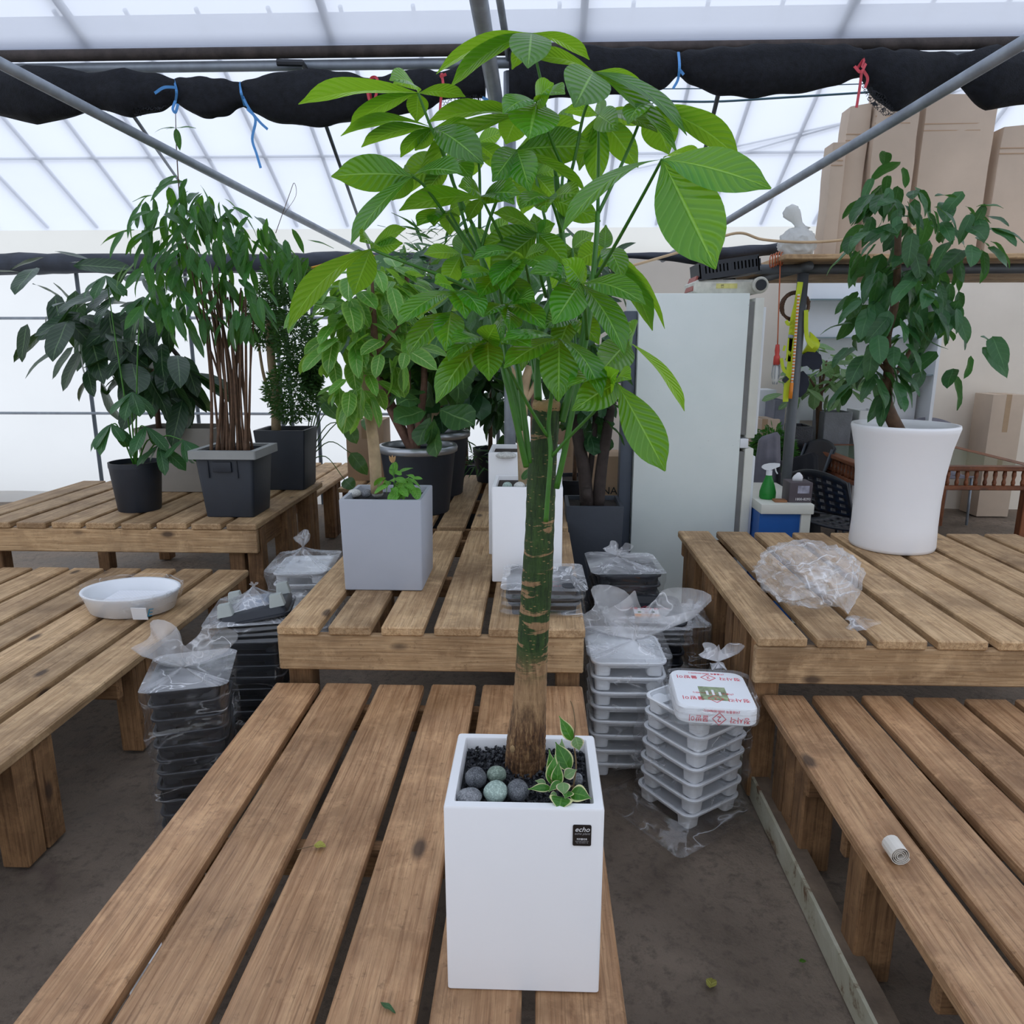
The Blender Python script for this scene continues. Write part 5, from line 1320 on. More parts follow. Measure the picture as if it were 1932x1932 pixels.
cme = mesh_of(MB().loft([rrect((0, 0, 0), .10, .12, .008, -.012, 3), rrect((0, 0, 0), .12, .14, .008, .010, 3)]), plain('recess_reflection_tint', srgb(150, 158, 172), .4, 0, .05), False); link('recess', cme, tt)  # blue-grey colour paints a reflection in the tray recess
bag('shiny clear bag stretched over the tipped tray with pale foot blocks', (-1.165, 2.87, 0), .30, .34, .49, .57, .2, (.0, .0, .10), 29, .012, slack=.018)
stack('white tray, %s inside the cloudy bag between the far benches', 'white trays in the cloudy bag', 'white', -1.25, 3.80, 0, .27, .34, 8, .0602, .1)
bag('cloudy white bag of trays between the grey planter bench and high bench', (-1.25, 3.80, 0), .30, .37, .0, .50, .1, (-.02, .05, .07), 31, .06, slack=.02, m='bagw')

# crumpled clear bag on the right-hand bench
bm = bmesh.new(); bmesh.ops.create_icosphere(bm, subdivisions=5, radius=1)
for vv in bm.verts:
    p = vv.co.copy()
    f1_ = abs(noise.noise(p * 2.3 + Vector((4, 1, 2)))) ; f2_ = abs(noise.noise(p * 5.1))
    s = 1 - .34 * f1_ - .14 * f2_
    q = Vector((p.x * .215, p.y * .20, p.z * .135)) * s
    if p.x > .1 and p.y < -.2:  # neck pulled to the tied corner
        k_ = max(0, (p.x * .55 - p.y * .83) - .72) / .28
        q = q.lerp(Vector((.075, -.215, -.10)), min(1, k_) * .9)
    q.z = max(q.z, -.118 + .004 * noise.noise(p * 9))
    vv.co = q + Vector((1.06, 2.80, UP + .124))
me = bpy.data.meshes.new('plastic_bag'); bm.to_mesh(me); bm.free(); me.materials.append(M['bagc']); smooth(me); me.set_sharp_from_angle(angle=.25)
cb = link('plastic_bag', me); tag(cb, 'large crumpled clear bag lying empty on the higher bench', 'plastic bag')
mb = MB(); rings = []
for i in range(8):
    t = i / 7; c = Vector((1.135 + .035 * t, 2.585 - .055 * t, UP + .022 + .006 * math.sin(t * 5)))
    r_ = .010 + .045 * t ** 1.3
    rings.append([c + Vector((math.cos(a) * r_ * (1 + .35 * math.sin(a * 4 + i)), .3 * math.cos(a) * r_, max(-.018, math.sin(a) * r_ * .5 * (1 + .3 * math.sin(a * 5))))) for a in (2 * math.pi * q / 22 for q in range(22))])
mb.loft(rings, True, False).build('tied_tail', M['bagw'], cb, sm=True)

# bagged white basin
bs = empty('oval_basin', (-1.90, 3.24, LOW), 'white oval basin in clear wrap on the low pale bench', 'basin')
MB().lathe((-1.90, 3.24, LOW + .001), [(.165, 0), (.19, .01), (.215, .085), (.225, .10), (.222, .106), (.205, .10), (.185, .02)], 48, True, True, 1, .78).build('body', M['white'], bs, sm=True)
k = NT('printed_leaflet'); v = k.obj((1, 1, 1), False); bt = k.new('TexBrick'); k.l(v, bt.inputs['Vector']); bt.inputs['Scale'].default_value = 26
bt.inputs['Color1'].default_value = (.86, .87, .9, 1); bt.inputs['Color2'].default_value = (.84, .85, .9, 1); bt.inputs['Mortar'].default_value = (.45, .47, .5, 1); bt.inputs['Mortar Size'].default_value = .01
M['leaflet'] = k.surf(k.pbr(bt.outputs[0], .6))
MB().boxes((-2.02, 3.13, LOW + .055), (-1.76, 3.35, LOW + .057)).build('leaflet', M['leaflet'], bs)
MB().loft([rrect((-1.78, 3.085, 0), .07, .006, .002, LOW + .012, 3), rrect((-1.78, 3.075, 0), .07, .006, .002, LOW + .07, 3)]).build('price_card', M['print_white'], bs)
rings = []
for i in range(9):
    t = i / 8; r_ = .185 + .055 * min(1, t * 1.3); z = LOW + .003 + .118 * t
    rings.append([Vector((-1.90 + r_ * math.cos(a) * (1 + .03 * noise.noise((math.cos(a) * 4, math.sin(a) * 4, t * 3))), 3.24 + .79 * r_ * math.sin(a) * (1 + .03 * math.sin(a * 9 + i)), z)) for a in (2 * math.pi * q / 44 for q in range(44))])
MB().loft(rings, False, False).build('wrap', M['bag'], bs, sm=True)
text('E', bs, (-1.735, 3.078, LOW + .045), .05, plain('teal_print', srgb(40, 120, 150), .4), Quaternion((0, 0, 1), .6) @ QF, 'print', .3)

# scraps
M['dryleaf'] = leafmat('dried_leaf', srgb(160, 156, 70), srgb(170, 170, 70), .5, None, srgb(120, 110, 50), .2, .2, .5, 5)
M['scrapleaf'] = leafmat('fallen_leaf', srgb(60, 96, 58), srgb(90, 130, 60), .4, None, None, .2)
def fallen(label, px, py, z, L, ratio, ang, m, stalk=0):
    c = atz(px, py, z + .006); root = empty('fallen_leaf', (c.x, c.y, z), label, 'leaf')
    link('blade', leaf_template('fallen_leaf', m, ratio, .12, .35, 'ovate', 2, .05), root, (0, 0, .008), Quaternion((0, 0, 1), ang), (L, L, L))
    if stalk: MB().tube([c + Vector((0, 0, .002)), c + Vector((-math.cos(ang) * stalk, -math.sin(ang) * stalk - .01, 0))], .001, 5).build('stalk', M['vine'], root)
fallen('dry yellow leaf with its stalk lying on the damp bench', 592, 1597, LOW, .030, .85, .1, M['dryleaf'], .038)
fallen('small folded green leaf on the damp bench slat', 718, 1893, LOW, .036, .3, -.5, M['scrapleaf'])
fallen('small green leaf scrap on the earth by the cream channel', 1508, 1816, 0, .022, .6, .3, M['leaf'])
fallen('dead pale leaf curled on the earth in the aisle', 1340, 1866, 0, .04, .7, 1.2, M['dryleaf'])
fm_ = MB().loft([rrect((0, 0, 0), .10, .16, .01, 0, 3, .4), rrect((.0, 0, 0), .09, .15, .01, .12, 3, .4)])
sc_ = fm_.build('foam_block', plain('white_foam', srgb(225, 225, 225), .8)); sc_.location = (-1.0, 1.60, .0)
tag(sc_, 'white foam block on the ground glimpsed between the damp slats', 'foam block')
c = atz(1692, 1606, LOW + .024)
rl_ = empty('gauze_roll', (c.x, c.y, LOW), 'small rolled strip of white gauze on the low weathered bench', 'roll')
mb = MB(); rings = []
for i in range(60):
    a = i * .42; r_ = .006 + .0185 * i / 60
    p = Vector((c.x + r_ * math.cos(a), 0, LOW + .0255 + r_ * math.sin(a))); e = Vector((math.cos(a), 0, math.sin(a))) * .0007
    rings.append([Vector((p.x - e.x, c.y - .02, p.z - e.z)), Vector((p.x + e.x, c.y - .02, p.z + e.z)), Vector((p.x + e.x, c.y + .03, p.z + e.z)), Vector((p.x - e.x, c.y + .03, p.z - e.z))])
mb.loft(rings).build('strip', plain('gauze', srgb(214, 208, 198), .8), rl_)
# ------------------------------------------------------------------ refrigerator and what stands on it
k = NT('fridge_enamel'); v = k.obj(rnd=False); n1 = k.noise(v, 2, 4); n2 = k.noise(v, 55, 3, .8)
c = k.ramp(n1, [(.3, srgb(224, 233, 229)), (.7, srgb(236, 242, 238))]); c = k.mix(k.ramp(n2, [(.70, 0.0), (.76, .5)]), c, srgb(120, 116, 108))
M['enamel'] = k.surf(k.pbr(c, .4, 0, .4))
M['gasket'] = plain('grey_gasket', srgb(128, 128, 126), .6, 0, .2); M['door'] = plain('cream_door', srgb(224, 224, 214), .4, 0, .05)
fr = empty('refrigerator', (.89, 4.72, 0), 'tall off-white refrigerator seen from its side', 'refrigerator')
MB().boxes((.577, 4.40, 0.0), (1.20, 5.05, 1.925)).build('cabinet', M['enamel'], fr, bevel=.006)
for z0, z1, x1 in ((1.10, 1.90, 1.285), (.06, 1.04, 1.285)):
    MB().boxes((1.201, 4.415, z0 + .02), (1.232, 5.04, z1 - .02)).build('gasket', M['gasket'], fr)
    d_ = MB().boxes((1.233, 4.405, z0), (x1, 5.05, z1)).build('door', M['door'], fr, bevel=.008)
    MB().boxes((1.286, 4.43, z0 + .02), (1.305, 4.50, z1 - .05)).build('handle', M['white'], d_, bevel=.005)
MB().boxes((1.201, 4.405, 1.042), (1.25, 5.05, 1.098)).build('mullion', M['white'], fr, bevel=.004)
MB().boxes((.50, 4.44, 0), (.572, 4.54, 1.83)).build('steel_column', plain('slate_column', srgb(84, 92, 104), .5, .2, .12, 4), None, bevel=.004)
tag(bpy.data.objects['steel_column'], 'slate grey square steel column behind the refrigerator back', 'column')

st_ = empty('gas_stove', (1.10, 4.62, 1.925), 'portable white gas stove with a round dial on the refrigerator', 'stove')
M['stove'] = plain('stained_stove', srgb(204, 202, 190), .45, .1, .25, 20)
MB().loft([rrect((1.085, 4.62, 0), .36, .30, .02, 1.927, 4), rrect((1.085, 4.62, 0), .38, .31, .02, 1.94, 4), rrect((1.085, 4.62, 0), .38, .31, .02, 1.99, 4), rrect((1.085, 4.62, 0), .35, .28, .02, 2.005, 4)]).build('body', M['stove'], st_, sm=True, angle=.5)
dl = MB(); cc = Vector((1.265, 4.452, 1.972)); 
dl.loft([[cc + Vector((math.cos(a) * r_, y_, math.sin(a) * r_)) for a in (2 * math.pi * q / 24 for q in range(24))] for r_, y_ in ((.046, .02), (.046, -.012), (.040, -.02))]).build('dial_ring', M['stove'], st_, sm=True, angle=.5)
MB().loft([[cc + Vector((math.cos(a) * r_, y_, math.sin(a) * r_)) for a in (2 * math.pi * q / 24 for q in range(24))] for r_, y_ in ((.031, -.020), (.029, -.034))]).build('dial', M['black'], st_, sm=True, angle=.5)
MB().boxes((1.02, 4.462, 1.955), (1.14, 4.466, 1.982)).build('name_plate', plain('yellow_plate', srgb(206, 198, 120), .5, 0, .2, 30), st_)
text('썬', st_, (1.055, 4.4615, 1.968), .022, M['black'], QF, 'print')
for q in range(4):
    a = math.pi / 4 + q * math.pi / 2
    MB().box((1.07 + .07 * math.cos(a), 4.62 + .07 * math.sin(a), 2.012), (.08, .008, .012), Matrix.Rotation(a, 3, 'Z')).build('pan_support', M['black'], st_)
cr = empty('plastic_crate', (1.10, 4.62, 2.02), 'black slotted plastic crate tipped on the gas stove', 'crate')
Rr = Matrix.Rotation(-.14, 3, 'Y'); c0 = Vector((1.09, 4.60, 2.075))
def crb(lo, hi, name='panel', m=None):
    c = (Vector(lo) + Vector(hi)) / 2
    return MB().box(c0 + Rr @ c, Vector(hi) - Vector(lo), Rr).build(name, m or M['black'], cr)
crb((-.17, -.13, .035), (.17, .13, .045), 'base')
crb((-.17, -.13, -.045), (.17, -.122, -.02), 'side'); crb((-.17, -.13, .022), (.17, -.122, .035), 'side')
for i in range(17): crb((-.17 + i * .0205, -.13, -.02), (-.17 + i * .0205 + (.012 if i not in (0, 8, 16) else .02), -.122, .022), 'bar')
crb((-.17, .122, -.045), (.17, .13, .035), 'side'); crb((-.17, -.13, -.045), (-.162, .13, .035), 'side'); crb((.162, -.13, -.045), (.17, .13, .035), 'side')
crb((-.178, -.138, -.052), (.178, .138, -.044), 'rim')
MB().box((.905, 4.60, 1.985), (.012, .22, .085), Matrix.Rotation(.3, 3, 'Y')).build('stove_lid', plain('red_lid', srgb(150, 74, 62), .5), st_)

# ------------------------------------------------------------------ storage platform on posts
M['dkpipe'] = plain('grey_painted_pipe', srgb(92, 96, 100), .5, .3, .15, 8)
pf = empty('storage_platform', (2.9, 5.2, 0), 'overhead storage platform of pale boards on grey pipe posts', 'platform')
MB().tube([(1.655, 4.9, 0), (1.655, 4.9, 2.075)], .034, 14).build('post', M['dkpipe'], pf, sm=True)
MB().tube([(4.6, 4.9, 0), (4.6, 4.9, 2.075)], .034, 14).build('post', M['dkpipe'], pf, sm=True)
MB().tube([(1.27, 4.9, 2.10), (4.8, 4.9, 2.10)], .03, 12).build('rail', M['dkpipe'], pf, sm=True)
MB().tube([(1.655, 4.8, 2.11), (1.62, 6.6, 2.11)], .028, 12).build('rail', M['dkpipe'], pf, sm=True)
for i in range(6):
    plank('deck_board', pf, (3.15, 4.86 + i * .30, 2.155), .29, 3.35, .03, 'x', M['dry'])
def tall_carton(label, x0, x1, y0, y1, z0, z1, lean, seed):
    root = empty('carton', ((x0 + x1) / 2, y0, z0), label, 'carton', 'tall flattened cartons on the platform')
    rings = []
    for i in range(8):
        t = i / 7; z = z0 + (z1 - z0) * t
        rings.append([p + Vector((lean * t + .010 * noise.noise((p.x * 8, z * 5, seed)), .008 * noise.noise((p.x * 6, z * 4, seed + 3)), .02 * math.sin(p.x * 9 + seed) * t)) for p in rrect(((x0 + x1) / 2, (y0 + y1) / 2, 0), x1 - x0, y1 - y0, .006, z, 3)])
    MB().loft(rings).build('body', M['carton_pale'], root, sm=True, angle=.5)
    for z in (z0 + (z1 - z0) * .78, z0 + (z1 - z0) * .82):
        MB().boxes((x0 + lean * .78 - .002, y0 - .003, z), (x0 + (x1 - x0) * .8 + lean * .78, y0 + .002, z + .006)).build('crease', M['carton'], root)
    return root
CZ_ = 2.171
tall_carton('narrow tall pale carton slab at the platform end', 1.775, 1.86, 4.95, 5.10, CZ_, 2.86, .015, 1)
tall_carton('tall pale carton with creased bands above the narrow slab', 1.865, 2.00, 5.02, 5.16, CZ_, 3.06, .03, 2)
c3 = tall_carton('tallest pale carton with teal stamp behind the brace pipe', 2.04, 2.30, 4.98, 5.12, CZ_, 3.17, 0.0, 3)
text('EST', c3, (2.13, 4.968, 2.55), .06, plain('teal_stamp', srgb(130, 168, 160), .6), QF, 'print')
tall_carton('broad pale carton beside the tallest stamped carton', 2.33, 2.75, 5.0, 5.2, CZ_, 3.12, .02, 4)
tall_carton('pale carton slab at the end of the carton row', 2.80, 3.2, 5.0, 5.2, CZ_, 2.95, .02, 5)
# white carrier bag on the platform
cbx = at(1503, 470, 4.86)
bm = bmesh.new(); bmesh.ops.create_icosphere(bm, subdivisions=4, radius=1)
for vv in bm.verts:
    p = vv.co.copy(); sgn = 1 - .30 * abs(noise.noise(p * 2.2 + Vector((7, 2, 1)))) - .12 * abs(noise.noise(p * 5 + Vector((1, 5, 2))))
    q = Vector((p.x * .125, p.y * .09, p.z * .105)) * sgn; q.z = max(q.z, -.072)
    vv.co = q + Vector((cbx.x, 4.86, CZ_ + .0725))
wbm = bpy.data.meshes.new('carrier_bag'); bm.to_mesh(wbm); bm.free(); smooth(wbm)
k = NT('white_carrier'); v = k.obj(); nn = k.noise(v, 14, 5, .6, 1)
tl = k.new('BsdfTranslucent'); tl.inputs[0].default_value = (.85, .86, .84, 1); mx = k.new('MixShader'); mx.inputs[0].default_value = .4
k.l(k.pbr((.86, .87, .85, 1), .35, 0, .5, k.bump(nn, .8, .01)), mx.inputs[1]); k.l(tl.outputs[0], mx.inputs[2]); M['carrier'] = k.surf(mx.outputs[0])
wbm.materials.append(M['carrier'])
wbo = tag(link('carrier_bag', wbm), 'knotted white carrier bag at the platform edge beside the cartons', 'bag')
rings = []
for i in range(8):
    t = i / 7; cc_ = Vector((cbx.x + .02 - .085 * t, 4.86, CZ_ + .145 + .15 * t)); r_ = (.05, .028, .022, .026, .036, .045, .040, .018)[i]
    rings.append([cc_ + Vector((math.cos(a) * r_ * (1 + .3 * math.sin(a * 3 + i)), math.sin(a) * r_ * .6, .5 * math.cos(a) * r_)) for a in (2 * math.pi * q / 18 for q in range(18))])
MB().loft(rings).build('twisted_neck', M['carrier'], wbo, sm=True)

# things hung on the platform post
M['hiviz'] = plain('high_visibility_webbing', srgb(196, 214, 40), .5, 0, .1, 10); M['pad'] = plain('navy_pad', srgb(34, 38, 52), .8, 0, .15, 20)
hs_ = empty('safety_harness', at(1500, 560, 4.82), 'yellow safety harness with navy pads hung on the platform post', 'harness')
def strap(pts, w, m, Yd=4.82, name='strap'):
    P = bez([at(x, y, Yd + (q[0] if q else 0)) for x, y, *q in pts], 6); rings = []
    for i, p in enumerate(P):
        t = (P[min(i + 1, len(P) - 1)] - P[max(i - 1, 0)]).normalized(); s = t.cross(Vector((0, 1, 0))).normalized() * w / 2; n_ = Vector((0, .002, 0))
        rings.append([p - s - n_, p + s - n_, p + s + n_, p - s + n_])
    return MB().loft(rings).build(name, m, hs_)
strap([(1510, 532), (1504, 570), (1496, 605), (1494, 640), (1490, 690), (1484, 730), (1482, 758)], .034, M['hiviz'])
strap([(1497, 600), (1491, 640), (1487, 682)], .03, M['hiviz'])
strap([(1483, 605), (1488, 612), (1498, 606)], .02, M['hiviz'])
strap([(1474, 676), (1478, 696), (1484, 703)], .02, M['hiviz'])
strap([(1521, 585), (1521, 625), (1526, 645), (1535, 655)], .026, M['hiviz'], 4.86)
strap([(1481, 652), (1478, 662)], .014, M['hiviz']); strap([(1478, 720), (1486, 712)], .03, M['black'], 4.81, 'buckle')
strap([(1487, 634), (1497, 635)], .018, M['galv'], 4.81, 'buckle')
pd_ = MB(); rings = []
for i in range(9):
    t = i / 8; a = at(1513 + 20 * t, 665 - 40 * t, 4.95); b = at(1545 - 1 * 0 + 2 * (1 - t) - 4 * t + 0, 645 + 12 * (1 - t) - 0, 4.95)
    a = at(1512 + 17 * t, 668 - 42 * t, 4.95); b = at(1534 + 12 * t, 668 - 26 * t, 4.95); bow = Vector((0, -.05 * math.sin(math.pi * t), 0))
    rings.append([a + bow, b + bow, b + bow + Vector((0, .02, 0)), a + bow + Vector((0, .02, 0))])
pd_.loft(rings).build('shoulder_pad', M['hiviz'], hs_, sm=True, angle=.6)
def disc(c, pts, th, name, m):
    f_ = [at(x, y, c) for x, y in pts]; return MB().loft([f_, [p + Vector((0, th, 0)) for p in f_]]).build(name, m, hs_)
disc(4.93, [(1509, 690), (1512, 672), (1528, 660), (1548, 641), (1546, 650), (1538, 660), (1549, 670), (1552, 684), (1546, 696), (1534, 698), (1524, 690), (1514, 692)], .02, 'pad', M['pad'])
disc(4.95, [(1506, 705), (1516, 700), (1525, 710), (1527, 725), (1521, 740), (1510, 750), (1503, 748)], .02, 'pad', M['pad'])
rp = MB().tube(bez([at(1507, 555, 4.80), at(1502, 620, 4.80), at(1497, 690, 4.80), at(1494, 722, 4.80)], 6), .008, 8)
k = NT('striped_rope'); tcx = k.new('TexCoord'); wv = k.new('TexWave'); wv.inputs['Scale'].default_value = 16; wv.bands_direction = 'Z'; k.l(tcx.outputs['Object'], wv.inputs['Vector'])
M['stripe'] = k.surf(k.pbr(k.ramp(wv.outputs[0], [(.45, srgb(226, 130, 50)), (.55, srgb(225, 222, 214))]), .7))
rp.build('lanyard', M['stripe'], hs_, sm=True)
MB().tube([at(1494, 722, 4.80), at(1491, 752, 4.80)], .012, 8).build('lanyard_end', plain('orange_plastic', srgb(236, 140, 40), .4), hs_, sm=True)
wr = empty('twig_wreath', at(1497, 580, 4.97), 'brown twig wreath hung behind the platform post', 'wreath')
W0 = at(1500, 578, 4.97)
for q in range(5):
    MB().tube([W0 + Vector((math.cos(a) * (.085 + .008 * math.sin(a * 7 + q * 1.3)), .010 * math.sin(a * 5 + q), math.sin(a) * (.085 + .008 * math.cos(a * 7 + q * 1.3)))) for a in (2 * math.pi * i / 40 for i in range(41))], .007, 6, False).build('twig', M['barkbrown'], wr, sm=True)
lm = empty('work_lamp', at(1467, 690, 4.85), 'red caged work lamp hanging on an orange cord', 'lamp')
MB().tube(bez([at(1472, 498, 4.85), at(1470, 560, 4.85), at(1467, 650, 4.85)], 5), .004, 6).build('cord', M['orange'], lm, sm=True)
for q in range(5): MB().tube([at(1455 + q * 5, 490 + 3 * math.cos(q), 4.85) + Vector((.02 * math.cos(a), .038 * math.cos(a), .038 * math.sin(a))) for a in (2 * math.pi * i / 14 for i in range(15))], .004, 5, False).build('cord_loop', M['orange'], lm, sm=True)
M['lampred'] = plain('red_rubber', srgb(212, 78, 70), .45)
zt_ = at(1467, 650, 4.85); zb_ = at(1465, 688, 4.85)
MB().tube([zt_, zt_.lerp(zb_, .3), zt_.lerp(zb_, .5), zt_.lerp(zb_, .62), zb_], [.012, .016, .013, .020, .022], 12).build('handle', M['lampred'], lm, sm=True)
ze_ = at(1462, 725, 4.85)
MB().tube([zb_, zb_.lerp(ze_, .2), zb_.lerp(ze_, .8), ze_], [.014, .020, .022, .010], 12).build('bulb', plain('frosted_bulb', srgb(214, 216, 214), .3), lm, sm=True)
for q in range(6):
    a = math.pi / 3 * q; o_ = Vector((math.cos(a), math.sin(a), 0)) * .026
    MB().tube([zb_ + o_ * .8, zb_.lerp(ze_, .5) + o_, ze_ + o_ * .5], .0022, 5).build('cage_wire', M['galv'], lm)

# ------------------------------------------------------------------ blue cabinet with bottle and tissues
M['bluepanel'] = plain('blue_panel', srgb(38, 98, 176), .4, 0, .06, 4)
cbn = empty('low_cabinet', (1.46, 4.6, 0), 'white framed cabinet with a blue front beside the refrigerator', 'cabinet')
MB().boxes((1.31, 4.28, 0), (1.60, 4.40, .675)).build('front_panel', M['bluepanel'], cbn)
MB().boxes((1.312, 4.395, 0), (1.606, 4.95, .675)).build('body', M['bluepanel'], cbn)
MB().boxes((1.545, 4.262, 0), (1.60, 4.281, .675)).build('stile', M['door'], cbn)
MB().boxes((1.306, 4.25, .676), (1.612, 4.96, .735)).build('top', M['door'], cbn, bevel=.006)
TZ = .736
sb = empty('spray_bottle', at(1449, 920, 4.42), 'green spray bottle with a white trigger head on the cabinet', 'bottle'); sb.location.z = TZ
kx = at(1449, 920, 4.42).x
k = NT('green_plastic'); tl = k.new('BsdfTranslucent'); tl.inputs[0].default_value = srgb(90, 190, 100); mx = k.new('MixShader'); mx.inputs[0].default_value = .5
k.l(k.pbr(srgb(58, 160, 74), .2), mx.inputs[1]); k.l(tl.outputs[0], mx.inputs[2]); M['greenb'] = k.surf(mx.outputs[0])
MB().lathe((kx, 4.42, TZ), [(.042, 0), (.048, .008), (.048, .04), (.038, .08), (.022, .125), (.016, .145)], 24).build('body', M['greenb'], sb, sm=True)
MB().lathe((kx, 4.42, TZ), [(.018, .142), (.018, .172)], 16).build('collar', M['white'], sb, sm=True, angle=.6)
hd = MB().loft([[Vector((kx + x, 4.42 + y * w, TZ + z)) for y, z in ((-1, z0), (1, z0), (1, z1), (-1, z1))] for x, w, z0, z1 in ((-.045, .008, .185, .195), (-.03, .013, .176, .205), (.0, .014, .172, .212), (.03, .012, .185, .214), (.058, .008, .196, .212))])
hd.build('spray_head', M['white'], sb, sm=True, angle=.8)
MB().tube([Vector((kx + .032, 4.42, TZ + .19)), Vector((kx + .04, 4.42, TZ + .165)), Vector((kx + .05, 4.42, TZ + .15))], .004, 6).build('trigger', M['white'], sb)
tx = empty('tissue_box', (1.545, 4.37, TZ), 'dark printed tissue box with a phone number and a white tissue', 'tissue box')
M['tbox'] = plain('dark_mauve_card', srgb(84, 76, 82), .5, 0, .06)
MB().boxes((1.478, 4.30, TZ), (1.610, 4.43, TZ + .118)).build('box', M['tbox'], tx, bevel=.002)
MB().boxes((1.525, 4.2985, TZ + .055), (1.592, 4.2995, TZ + .10)).build('picture', plain('print_picture', srgb(160, 160, 176), .5, 0, .5, 30), tx)
text('1800-8293', tx, (1.558, 4.2988, TZ + .02), .021, M['print_white'], QF, 'print')
rings = []
for r_, z in ((.026, .118), (.03, .135), (.022, .15), (.006, .168)):
    rings.append([Vector((1.545 + math.cos(a) * r_ * (1 + .25 * math.sin(a * 3 + z * 40)), 4.365 + math.sin(a) * r_ * .5, TZ + z)) for a in (2 * math.pi * q / 16 for q in range(16))])
MB().loft(rings).build('tissue', M['print_white'], tx, sm=True)
tag(MB().boxes((1.40, 4.30, TZ), (1.47, 4.36, TZ + .012)).build('notepad', plain('brown_pad', srgb(150, 104, 70), .6), bevel=.001), 'small brown notepad beside the tissue box', 'notepad')

# ------------------------------------------------------------------ vase planter and its tree
VX, VY = 1.80, 3.69
vs_ = empty('vase_planter', (VX, VY, UP), 'tall glossy white round vase planter on the higher bench', 'planter')
MB().lathe((VX, VY, UP), [(.185, 0), (.196, .004), (.200, .02), (.196, .12), (.196, .25), (.203, .38), (.218, .50), (.238, .585), (.243, .605), (.240, .618), (.228, .618), (.215, .59), (.205, .55)], 56).build('body', M['white_glaze'], vs_, sm=True)
MB().lathe((VX, VY, UP), [(.216, .556), (.216, .566)], 40).build('soil', M['soil'], vs_)
M['vtree'] = leafmat('glossy_dark_leaf', srgb(44, 88, 50), srgb(96, 150, 60), .34, None, srgb(84, 128, 80), .28, .3, .25, 6)
vtT = templates('glossy_leaf', M['vtree'], .48, 'ovate', .3, .25, .02)
vt = empty('umbrella_tree', (VX, VY, UP + .56), 'leafy dark green tree growing in the white vase planter', 'tree')
branch(vt, [Vector((1.79, VY, UP + .55)), (1672, 760, VY), (1678, 700, VY), (1672, 640, VY), (1690, 560, VY), (1695, 420, VY)], .034, .014, M['barkbrown'], 'trunk', 12)
branch(vt, [(1676, 720, VY), (1700, 690, VY), (1730, 640, VY)], .016, .008, M['barkbrown'])
branch(vt, [(1672, 700, VY), (1656, 680, VY), (1640, 650, VY)], .010, .006, M['barkbrown'])
scatter(vt, vtT, [(1680, 440, 70, 90, VY, .30, 52), (1690, 560, 85, 70, VY, .30, 56), (1650, 640, 55, 40, VY - .05, .2, 24), (1660, 720, 55, 40, VY - .05, .2, 24), (1690, 350, 50, 45, VY, .2, 22), (1780, 480, 80, 130, VY, .3, 60), (1780, 640, 70, 80, VY, .3, 28)], .135, 91, .45, .8, .3)

# ------------------------------------------------------------------ table, chairs and stock behind
M['tabwood'] = wood('table_wood', srgb(142, 84, 54), srgb(160, 100, 64), srgb(104, 58, 38), .4)
tbx0, tbx1, tby0, tby1 = 2.45, 3.75, 5.58, 6.84
tbl = empty('wooden_table', ((tbx0 + tbx1) / 2, (tby0 + tby1) / 2, 0), 'brown wooden table with a glass top and spindled apron', 'table')
for x in (tbx0 + .03, tbx1 - .03): plank('top_rail', tbl, (x, (tby0 + tby1) / 2, .735), .085, tby1 - tby0, .035, 'y', M['tabwood'])
for y in (tby0 + .03, tby1 - .03): plank('top_rail', tbl, ((tbx0 + tbx1) / 2, y, .7352), .085, tbx1 - tbx0, .034, 'x', M['tabwood'])
k = NT('green_glass'); M['tglass'] = k.surf(k.pbr(srgb(92, 110, 84), .06, 0, .6))
MB().boxes((tbx0 + .07, tby0 + .07, .738), (tbx1 - .07, tby1 - .07, .750)).build('glass_top', M['tglass'], tbl)
for x in (tbx0 + .04, tbx1 - .04):
    for y in (tby0 + .04, tby1 - .04): plank('leg', tbl, (x, y, .36), .07, .715, .07, 'z', M['tabwood'])
for (ax_, c_, n_) in (('y', tbx0 + .03, 17), ('x', tby0 + .03, 17)):
    L_ = (tby1 - tby0 if ax_ == 'y' else tbx1 - tbx0)
    cc_ = (c_, (tby0 + tby1) / 2, .585) if ax_ == 'y' else ((tbx0 + tbx1) / 2, c_, .585)
    plank('apron_rail', tbl, cc_, .03, L_ - .1, .035, ax_, M['tabwood'])
    for i in range(n_):
        t = (i + .5) / n_
        p = (c_, tby0 + .06 + (L_ - .12) * t, 0) if ax_ == 'y' else (tbx0 + .06 + (L_ - .12) * t, c_, 0)
        MB().lathe((p[0], p[1], 0), [(.012, .60), (.016, .625), (.010, .65), (.016, .68), (.012, .718)], 8).build('spindle', M['tabwood'], tbl, sm=True)

